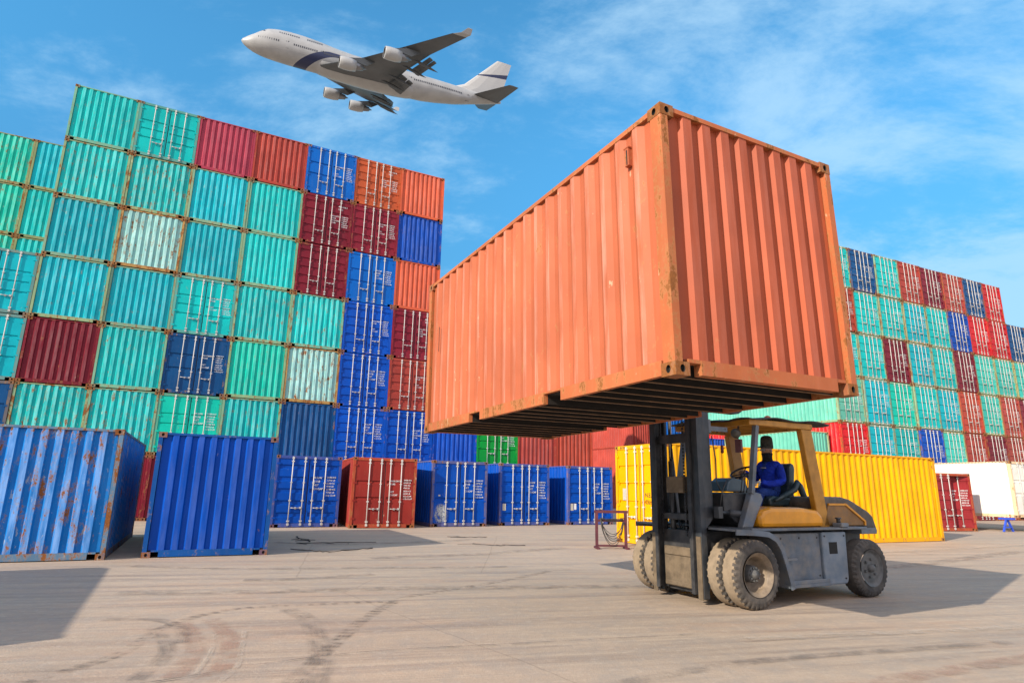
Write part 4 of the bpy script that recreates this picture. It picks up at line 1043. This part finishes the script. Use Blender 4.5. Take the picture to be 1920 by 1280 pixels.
secs = [(0,.05,-.66,-.55),(.3,.5,-1.1,-.1),(.8,.85,-1.5,.25),(1.6,1.35,-1.95,.85),(3,2.0,-2.5,1.75),(4.5,2.45,-2.85,2.85),(6,2.8,-3.05,3.65),(8,3.05,-3.2,4.15),(11,3.2,-3.3,4.4),(15,3.25,-3.35,4.4),
        (19,3.25,-3.4,4.1),(23,3.25,-3.5,3.55),(27,3.25,-3.5,3.28),(34,3.25,-3.5,3.25),(41,3.25,-3.4,3.25),(46,3.25,-3.15,3.25),(50,3.1,-2.6,3.25),(55,2.7,-1.65,3.2),(60,2.0,-.4,3.1),(64,1.3,.6,2.95),(67.3,.65,1.55,2.72),(68.5,.33,1.9,2.45)]
def interp(tab, x):
    for a, b in zip(tab, tab[1:]):
        if a[0] <= x <= b[0]:
            f = (x-a[0])/(b[0]-a[0]); return [a[i]+(b[i]-a[i])*f for i in range(1, len(a))]
    return list(tab[-1][1:])
mb = MB(); nr = 40; vv = []
xs = [s_[0] for s_ in secs[:6]] + [6+i*1.25 for i in range(0, 51)]; xs = [x for x in xs if x <= 68.5]
if xs[-1] < 68.5: xs.append(68.5)
for x in xs:
    hw, zb, zt = interp(secs, x)
    for k in range(nr):
        a = 2*math.pi*k/nr; c_, s_ = math.cos(a), math.sin(a)
        zmid = max(zb+0.3*(zt-zb), min(0.0, (zb+zt)/2)) if zt > 0 else (zb+zt)/2
        if zb > -.5: zmid = (zb+zt)/2
        if x < 1: zmid = (zb+zt)/2
        yy = hw*c_; z_ = zmid + ((zt-zmid) if s_ > 0 else (zmid-zb))*s_
        if zt > 3.4 and s_ > .5: yy *= 1-0.16*(s_-.5)*2*(zt-3.25)
        vv.append((x, yy, z_))
nx_ = len(xs)
mb.add(vv, [(i*nr+k, i*nr+(k+1) % nr, (i+1)*nr+(k+1) % nr, (i+1)*nr+k) for i in range(nx_-1) for k in range(nr)], 0, True)
mb.add(vv[-nr:], [tuple(range(nr))], 0); 
fus = amesh('fuselage', mb, [sW.m])
# belly fairing
mb = MB(); vv = []; fx = [18+i*1.5 for i in range(18)]
for x in fx:
    f = (x-18)/(fx[-1]-18); b = math.sin(math.pi*f)**.5 if 0 < f < 1 else 0.02
    for k in range(17):
        a = math.pi + math.pi*k/16; vv.append((x, (2.6+1.05*b)*math.cos(a), -1.2+(1.9+.95*b)*math.sin(a)))
mb.add(vv, [(i*17+k, i*17+k+1, (i+1)*17+k+1, (i+1)*17+k) for i in range(17) for k in range(16)], 0, True)
amesh('belly_fairing', mb, [mNac])
def foil(mb, rows, mat=0):
    """rows: (le(x,y,z), chord, thickness, twist)"""
    prof = [(0, 0), (.03, .35), (.12, .75), (.35, 1), (.65, .72), (1, .03), (1, -.03), (.65, -.35), (.35, -.6), (.12, -.5), (.03, -.3)]
    n = len(prof); vv = []
    for (x, y, z), ch, th, tw, vert in rows:
        for p, q in prof:
            if vert: vv.append((x+p*ch, y+q*th/2, z))
            else: vv.append((x+p*ch, y, z+q*th/2-p*ch*tw))
    fs_ = [(i*n+k, i*n+(k+1) % n, (i+1)*n+(k+1) % n, (i+1)*n+k) for i in range(len(rows)-1) for k in range(n)]
    fs_ += [tuple(range(n-1, -1, -1)), tuple((len(rows)-1)*n+k for k in range(n))]
    mb.add(vv, fs_, mat, False)
def tri_flip(mb):
    mb.v = [(x, -y, z) for x, y, z in mb.v]; mb.f = [tuple(reversed(f)) for f in mb.f]
for side in (1, -1):
    mb = MB(); foil(mb, [((18.5, 2.0, -2.3), 18.0, 1.9, .02, False), ((27.6, 11.7, -1.2), 10.6, 1.1, 0, False), ((35.2, 20.8, .4), 6.2, .55, 0, False), ((43.3, 29.8, 2.5), 3.3, .28, 0, False)])
    if side < 0: tri_flip(mb)
    wg = amesh('wing', mb, [mWing])
    mb = MB(); foil(mb, [((43.4, 29.8, 2.5), 3.1, .26, 0, False), ((45.0, 30.6, 2.9), 2.3, .2, 0, False), ((46.3, 31.1, 4.1), 1.1, .1, 0, False)])
    if side < 0: tri_flip(mb)
    amesh('winglet', mb, [mNac], wg)
    for (ya, xa, za, yb, xb, zb, ch) in ((3.6, 36.0, -2.9, 10.2, 37.6, -1.9, 3.2), (13.2, 38.9, -1.4, 20.2, 41.3, -.1, 2.0)):
        mb = MB()
        for k, (dxx, dzz, cc) in enumerate(((0, 0, ch*.62), (ch*.55, -ch*.24, ch*.5))):
            foil(mb, [((xa+dxx, ya, za+dzz), cc, .4, .42, False), ((xb+dxx, yb, zb+dzz), cc*.8, .3, .42, False)])
        if side < 0: tri_flip(mb)
        amesh('flap', mb, [mWing], wg)
    for yf, xf, zf in ((6.0, 33.5, -2.9), (9.2, 34.5, -2.3), (15.0, 36.2, -1.5), (18.5, 38.0, -.9)):
        mb = MB(); mb.lathe([(0, .02), (1.2, .30), (3.5, .36), (5.2, .22), (6.4, .02)], (xf, yf*side, zf), (1, 0, -.22), 10); amesh('flap_track_fairing', mb, [mWing], wg)
    for ex, ey, ez in ((22.4, 11.7, -3.6), (30.7, 20.8, -2.2)):
        mb = MB(); ey_ = ey*side
        mb.lathe([(2.0, .001), (1.0, 1.05), (.25, 1.16), (0, 1.24), (.15, 1.36), (1.2, 1.46), (2.6, 1.44), (3.9, 1.22), (3.9, 1.10), (3.5, 1.0)], (ex, ey_, ez), (1, 0, 0), 36)
        en = amesh('engine', mb, [mNac])
        mb = MB(); mb.lathe([(.9, 1.08), (1.0, .3), (.75, .001)], (ex, ey_, ez), (1, 0, 0), 28); mb.lathe([(.02, 1.20), (.9, 1.06)], (ex, ey_, ez), (1, 0, 0), 28); amesh('intake_fan', mb, [mWin], en)
        mb = MB(); mb.lathe([(3.5, .98), (4.4, .82), (5.6, .60), (5.6, .4), (6.5, .02)], (ex, ey_, ez), (1, 0, 0), 24); amesh('exhaust', mb, [mMet], en)
        mb = MB(); mb.prism([(ex+1.6, ez+1.35), (ex+5.4, ez+2.35), (ex+8.2, ez+2.1), (ex+6.2, ez+.75), (ex+4.2, ez+.95)], ey_-.2, ey_+.2); amesh('pylon', mb, [mWing], en)
    mb = MB(); foil(mb, [((58.8, .6, 1.6), 8.6, .8, 0, False), ((66.0, 11.0, 3.1), 2.8, .25, 0, False)])
    if side < 0: tri_flip(mb)
    amesh('tailplane', mb, [mWing])
    # window rows and doors
    mb = MB()
    def side_y(x, z):
        hw, zb, zt = interp(secs, x); zc = 0.0
        r_ = (zt-zc) if z > zc else (zc-zb); q = max(0.0, 1-(z/r_)**2); y = hw*math.sqrt(q)
        s_ = z/r_
        if zt > 3.4 and s_ > .5: y *= 1-0.16*(s_-.5)*2*(zt-3.25)
        return y
    def dots(x0, x1, z, step=.51, w=.27, h=.36, zend=None):
        n_ = int((x1-x0)/step); h = .46; w = .30
        for i in range(n_):
            x = x0+i*step; zz_ = z + ((zend-z)*i/n_ if zend is not None else 0)
            y0 = side_y(x, zz_-h/2)+.02; y1 = side_y(x, zz_+h/2)+.02
            f = (0, 1, 2, 3)
            q = [(x, side*y0, zz_-h/2), (x+w, side*y0, zz_-h/2), (x+w, side*y1, zz_+h/2), (x, side*y1, zz_+h/2)]
            if side < 0: q = q[::-1]
            mb.add(q, [(3, 2, 1, 0)], 0)
    dots(3.8, 9.2, .62); dots(12.2, 18.4, .62); dots(19.8, 30, .62); dots(42.5, 56.5, .62, zend=.9)
    dots(8.6, 13.8, 2.95); dots(15.4, 19.8, 2.95)
    amesh('window_row', mb, [mWin], fus)
    mb = MB()
    for xd in (10.4, 19.0, 31.0, 41.2, 57.4):
        for zq, hh in ((.95, .35), (-.62, .05)):
            y0 = side_y(xd, zq-hh/2)+.025; y1 = side_y(xd, zq+hh/2)+.025
            for wx in ((0, 1.05),) if hh < .1 else ((0, .06), (.4, .7), (1.0, 1.06)):
                q = [(xd+wx[0], side*y0, zq-hh/2), (xd+wx[1], side*y0, zq-hh/2), (xd+wx[1], side*y1, zq+hh/2), (xd+wx[0], side*y1, zq+hh/2)]
                if side < 0: q = q[::-1]
                mb.add(q, [(3, 2, 1, 0)], 0)
    amesh('cabin_door', mb, [mWin], fus)
    mb = MB()
    q = [(4.15, side*(side_y(4.15, 2.2)+.03), 2.2), (5.3, side*(side_y(5.3, 2.45)+.03), 2.45), (5.2, side*(side_y(5.2, 2.85)+.03), 2.85), (4.6, side*(side_y(4.6, 2.6)+.05), 2.62)]
    if side < 0: q = q[::-1]
    mb.add(q, [(3, 2, 1, 0)], 0); amesh('cockpit_window', mb, [mWin], fus)
mb = MB(); foil(mb, [((53.5, 0, 2.7), 14.2, .95, 0, True), ((57.3, 0, 4.4), 11.2, .8, 0, True), ((66.2, 0, 13.3), 4.3, .3, 0, True)])
sF = NT('fin_paint'); tcn = sF.n('ShaderNodeTexCoord'); sp = sF.n('ShaderNodeSeparateXYZ'); sF.l(tcn.outputs['Object'], sp.inputs[0])
zt_ = sF.math('SUBTRACT', sp.outputs[2], sF.math('MULTIPLY', sF.math('SUBTRACT', sp.outputs[0], 36.0), .13))
b1 = sF.math('MULTIPLY', sF.math('GREATER_THAN', zt_, 8.5), sF.math('LESS_THAN', zt_, sF.math('MULTIPLY_ADD', sF.math('SUBTRACT', sp.outputs[0], 33.0), .11, 9.0)))
b2 = sF.math('MULTIPLY', sF.math('GREATER_THAN', zt_, 3.0), sF.math('LESS_THAN', zt_, sF.math('MULTIPLY_ADD', sF.math('SUBTRACT', sp.outputs[0], 27.0), .085, 3.15)))
sF.set(Base_Color=sF.mix(sF.math('MAXIMUM', b1, b2), (.45, .45, .44, 1), (.012, .02, .07, 1)), Roughness=.38)
amesh('tail_fin', mb, [sF.m])

# ------------------------------------------------------------------ ground
s = NT('yard_concrete')
tcn = s.n('ShaderNodeTexCoord'); vec = tcn.outputs['Object']
rotn = s.n('ShaderNodeMapping'); s.l(vec, rotn.inputs[0]); rotn.inputs['Rotation'].default_value = (0, 0, R(-14)); rv = rotn.outputs[0]
big = s.noise(vec, .12, 4, .55); med = s.noise(s.scalev(rv, (.35, 1.2, 1)), .8, 6, .6, .4)
strk = s.noise(s.scalev(rv, (.10, 1.9, 1), (4, 2, 0)), 1.6, 8, .68, .25); strk2 = s.noise(s.scalev(rv, (.22, 6.5, 1), (1, 7, 0)), 1.4, 6, .7, .2)
fine = s.noise(vec, 34, 6, .7); grit = s.noise(vec, 190, 3, .6)
c = s.mix(s.mapr(big, .32, .68), (.50, .385, .285, 1), (.58, .45, .335, 1))
c = s.mix(s.mapr(med, .35, .7), c, (.47, .37, .28, 1))
c = s.mix(s.math('MULTIPLY', s.mapr(strk, .47, .64), .80), c, (.33, .255, .20, 1))
c = s.mix(s.math('MULTIPLY', s.mapr(strk2, .50, .66), .60), c, (.62, .49, .36, 1))
c = s.mix(s.math('MULTIPLY', s.mapr(s.noise(s.scalev(rv, (.16, 1.1, 1), (9, 3, 0)), 1.1, 5, .6), .5, .7), .45), c, (.52, .34, .235, 1))
blot = s.noise(s.scalev(rv, (.5, 1, 1), (2, 8, 0)), .55, 7, .65)
c = s.mix(s.math('MULTIPLY', s.mapr(blot, .58, .72), .45), c, (.20, .165, .135, 1))
c = s.mix(s.math('MULTIPLY', s.mapr(fine, .35, .75), .35), s.mix(1.0, c, (.74, .73, .72, 1), 'MULTIPLY'), c)
mot = s.noise(vec, 2.6, 8, .72); c = s.mix(s.math('MULTIPLY', s.mapr(mot, .44, .62), .50), c, (.31, .262, .218, 1)); c = s.mix(s.math('MULTIPLY', s.mapr(s.noise(vec, 9, 7, .75), .50, .70), .32), c, (.56, .46, .36, 1))
c = s.mix(s.math('MULTIPLY', s.mapr(grit, .62, .72), .55), c, (.09, .075, .06, 1))
vor = s.n('ShaderNodeTexVoronoi', feature='DISTANCE_TO_EDGE'); wv = s.n('ShaderNodeMix', data_type='VECTOR'); wv.inputs[0].default_value = .12
nz3 = s.n('ShaderNodeTexNoise'); s.l(vec, nz3.inputs['Vector']); nz3.inputs['Scale'].default_value = .9; nz3.inputs['Detail'].default_value = 6
s.l(vec, wv.inputs[4]); s.l(nz3.outputs['Color'], wv.inputs[5]); s.l(wv.outputs[1], vor.inputs['Vector']); vor.inputs['Scale'].default_value = .16
crk = s.mapr(vor.outputs['Distance'], .0005, .0022, 1, 0)
c = s.mix(s.math('MULTIPLY', crk, .22), c, (.06, .05, .04, 1))
s.set(Base_Color=c, Roughness=s.mapr(strk, .4, .7, .82, .62), Specular_IOR_Level=.35)
p = s.bump(fine, .6, .014); p2 = s.bump(strk2, .25, .012, p); s.bump(grit, .25, .003, p2)
mb = MB(); mb.add([(-1500, -1500, 0), (1500, -1500, 0), (1500, 2500, 0), (-1500, 2500, 0)], [(0, 1, 2, 3)])
g = obj('ground', mb.mesh('ground', [s.m])); g['kind'] = 'structure'

def mark_material(name, col, dens, along=.6, tread=0.0):
    s = NT(name); uv = s.n('ShaderNodeUVMap'); sp = s.n('ShaderNodeSeparateXYZ'); s.l(uv.outputs[0], sp.inputs[0])
    tcn = s.n('ShaderNodeTexCoord')
    edge = s.math('MULTIPLY', s.mapr(sp.outputs[1], 0, .28), s.mapr(sp.outputs[1], 1, .72))
    ends = s.math('MULTIPLY', s.mapr(sp.outputs[0], 0, .8), 1.0)
    n_ = s.mapr(s.noise(tcn.outputs['Object'], 3.2, 7, .7), .36, .66); n2_ = s.mapr(s.noise(s.scalev(uv.outputs[0], (1.2, 9, 1)), 1.5, 4, .6), .35, .65)
    a = s.math('MULTIPLY', s.math('MULTIPLY', edge, dens), s.math('MULTIPLY', n_, s.math('MULTIPLY_ADD', n2_, along, 1-along)))
    if tread:
        wv = s.math('SINE', s.math('MULTIPLY', sp.outputs[0], tread)); a = s.math('MULTIPLY', a, s.mapr(wv, -.5, .5, .35, 1))
    s.set(Base_Color=col, Roughness=.85, Alpha=a); return s.m
mkD = mark_material('tyre_mark_dark', (.18, .15, .125, 1), .52); mkT = mark_material('tyre_mark_tread', (.16, .13, .105, 1), .75, tread=42)
mkP = mark_material('scuff_pinkish', (.40, .25, .18, 1), .62, .3); mkL = mark_material('scuff_pale', (.52, .44, .35, 1), .7); mkC = mark_material('joint_line', (.03, .026, .022, 1), .95, .15)
cnt = [0]
def ribbon(name, pts, w, mat, z=None):
    cnt[0] += 1; z = z or 0.003+0.0006*cnt[0]
    P_ = [Vector((x, y, 0)) for x, y in pts]; dense = []
    for i in range(len(P_)-1):
        a, b, c_, d = P_[max(0, i-1)], P_[i], P_[i+1], P_[min(len(P_)-1, i+2)]
        for k in range(8):
            t_ = k/8; dense.append(.5*((2*b)+(c_-a)*t_+(2*a-5*b+4*c_-d)*t_*t_+(3*b-a-3*c_+d)*t_**3))
    dense.append(P_[-1]); vv = []; uvs = []; ln = 0
    for i, p in enumerate(dense):
        t_ = (dense[min(i+1, len(dense)-1)]-dense[max(i-1, 0)]).normalized(); n_ = Vector((-t_.y, t_.x, 0))
        if i: ln += (p-dense[i-1]).length
        vv += [tuple(p-n_*w/2+Vector((0, 0, z))), tuple(p+n_*w/2+Vector((0, 0, z)))]; uvs += [(ln, 0), (ln, 1)]
    fs_ = [(2*i, 2*i+2, 2*i+3, 2*i+1) for i in range(len(dense)-1)]
    me = bpy.data.meshes.new(name); me.from_pydata(vv, [], fs_); me.materials.append(mat); ul = me.uv_layers.new()
    for lp in me.loops: ul.data[lp.index].uv = uvs[lp.vertex_index]
    o = obj(name, me); o['kind'] = 'structure'
ribbon('tyre_mark', [(.8, 12.6), (.08, 11.45), (-.76, 10.29), (-1.45, 9.39), (-1.68, 8.06), (-1.71, 6.96), (-1.72, 6.22), (-1.7, 5.0)], .22, mkT)
ribbon('tyre_mark', [(-3.75, 5.3), (-3.55, 6.01), (-3.6, 6.58), (-3.71, 7.16), (-3.66, 7.87), (-3.41, 8.33), (-2.85, 8.64), (-1.5, 9.1)], .20, mkT)
ribbon('tyre_mark', [(-3.44, 7.74), (-2.91, 6.98), (-2.61, 6.35), (-2.43, 5.75), (-2.43, 5.2)], .26, mkP)
ribbon('tyre_mark', [(-3.69, 7.57), (-3.18, 6.84), (-2.89, 6.23), (-2.69, 5.5)], .24, mkP)
ribbon('tyre_mark', [(-3.8, 7.2), (-3.35, 6.6), (-3.1, 6.13), (-2.95, 5.4)], .2, mkD)
ribbon('tyre_mark', [(-2.80, 7.15), (-2.50, 6.35), (-2.30, 5.75), (-2.28, 5.2)], .07, mkL)
ribbon('tyre_mark', [(-3.05, 7.0), (-2.76, 6.3), (-2.56, 5.6)], .06, mkL)
ribbon('tyre_mark', [(-2.77, 8.39), (-2.36, 7.84), (-1.96, 6.94), (-1.66, 6.05), (-1.5, 5.2)], .3, mkD)
ribbon('tyre_mark', [(-4.6, 7.6), (-4.0, 7.62), (-3.5, 7.2), (-3.2, 6.6)], .2, mkD)
ribbon('tyre_mark', [(-5.5, 9.3), (-3.8, 9.6), (-1.6, 10.2), (.8, 10.6), (2.6, 10.9)], .5, mkD)
ribbon('tyre_mark', [(-7, 12.2), (-5, 12.1), (-2.5, 12.6), (0, 13.1)], .35, mkD)
ribbon('tyre_mark', [(-4.3, 10.7), (-3.5, 10.95), (-2.4, 11.7)], .35, mkD)
ribbon('tyre_mark', [(.0, 4.9), (1.39, 5.83), (2.36, 6.32), (3.46, 6.69), (5.5, 7.3)], .22, mkD)
ribbon('tyre_mark', [(1.5, 4.9), (2.9, 5.6), (4.4, 6.3), (7, 7.4)], .3, mkP)
ribbon('tyre_mark', [(2.6, 7.2), (4.2, 7.6), (6.5, 8.2), (9, 9.4)], .25, mkL)
ribbon('tyre_mark', [(7.5, 13.8), (9.5, 15.0), (12.5, 17.2), (15, 19)], .6, mkD)
ribbon('tyre_mark', [(8.0, 16.5), (10.5, 18.0), (13.5, 19.5), (18, 22)], .5, mkL)
ribbon('joint_line', [(-3.9, 4.65), (-2.73, 5.39), (-2.1, 5.93), (-1.26, 6.41), (.06, 6.8), (2.06, 7.38)], .022, mkC)
ribbon('tyre_mark', [(-6.3, 17.5), (-4.6, 17.2), (-2.8, 18.2), (-1, 19.6)], .5, mkD)
ribbon('tyre_mark', [(-3, 14.2), (-.5, 15.6), (1.5, 17.5)], .6, mkD)

# loose cable and broken twigs on the ground
deb = plain('debris_dark', (.028, .022, .018, 1), .8, var=.4)
def debris(name, label, cat, pts, r, seed):
    rg = random.Random(seed); mb = MB(); P_ = []
    for i in range(len(pts)-1):
        for k in range(5):
            f = k/5; P_.append((pts[i][0]*(1-f)+pts[i+1][0]*f+rg.uniform(-.04, .04), pts[i][1]*(1-f)+pts[i+1][1]*f+rg.uniform(-.05, .05), r+rg.uniform(0, .015)))
    r *= .5; mb.tube(P_, [r*rg.uniform(.6, 1.2) for _ in P_], 6)
    if cat == 'branch':
        for k in range(5):
            i = rg.randrange(len(P_)); a = rg.uniform(0, 6.28); l_ = rg.uniform(.2, .6)
            mb.tube([P_[i], (P_[i][0]+l_*math.cos(a), P_[i][1]+l_*math.sin(a)*.6, .02)], r*.5, 5)
    o = obj(name, mb.mesh(name, [deb])); o['label'] = label; o['category'] = cat
debris('loose_cable', 'dark cable curving over the ground right of the clean blue container', 'cable', [(-5.17, 15.5), (-4.63, 15.3), (-4.13, 15.15), (-3.78, 15.6), (-3.26, 16.3)], .025, 1)
debris('broken_branch', 'dark broken branch in the shade near the half-hidden blue container', 'branch', [(-6.3, 19.2), (-5.95, 18.4), (-5.3, 17.6)], .03, 2)
debris('broken_branch', 'long dark twig in the shade in front of the dark red container', 'branch', [(-5.6, 17.2), (-4.6, 17.5), (-3.4, 17.9)], .022, 3)
debris('broken_branch', 'pale scrap of twig on sunlit ground before the dented blue container', 'branch', [(-1.9, 20.4), (-1.2, 20.3), (-.6, 20.6)], .018, 4)
debris('broken_branch', 'thin twig lying on the sunlit ground between branch scraps and cable rack', 'branch', [(-1.0, 17.9), (-.2, 17.7), (.6, 18.0)], .016, 5)
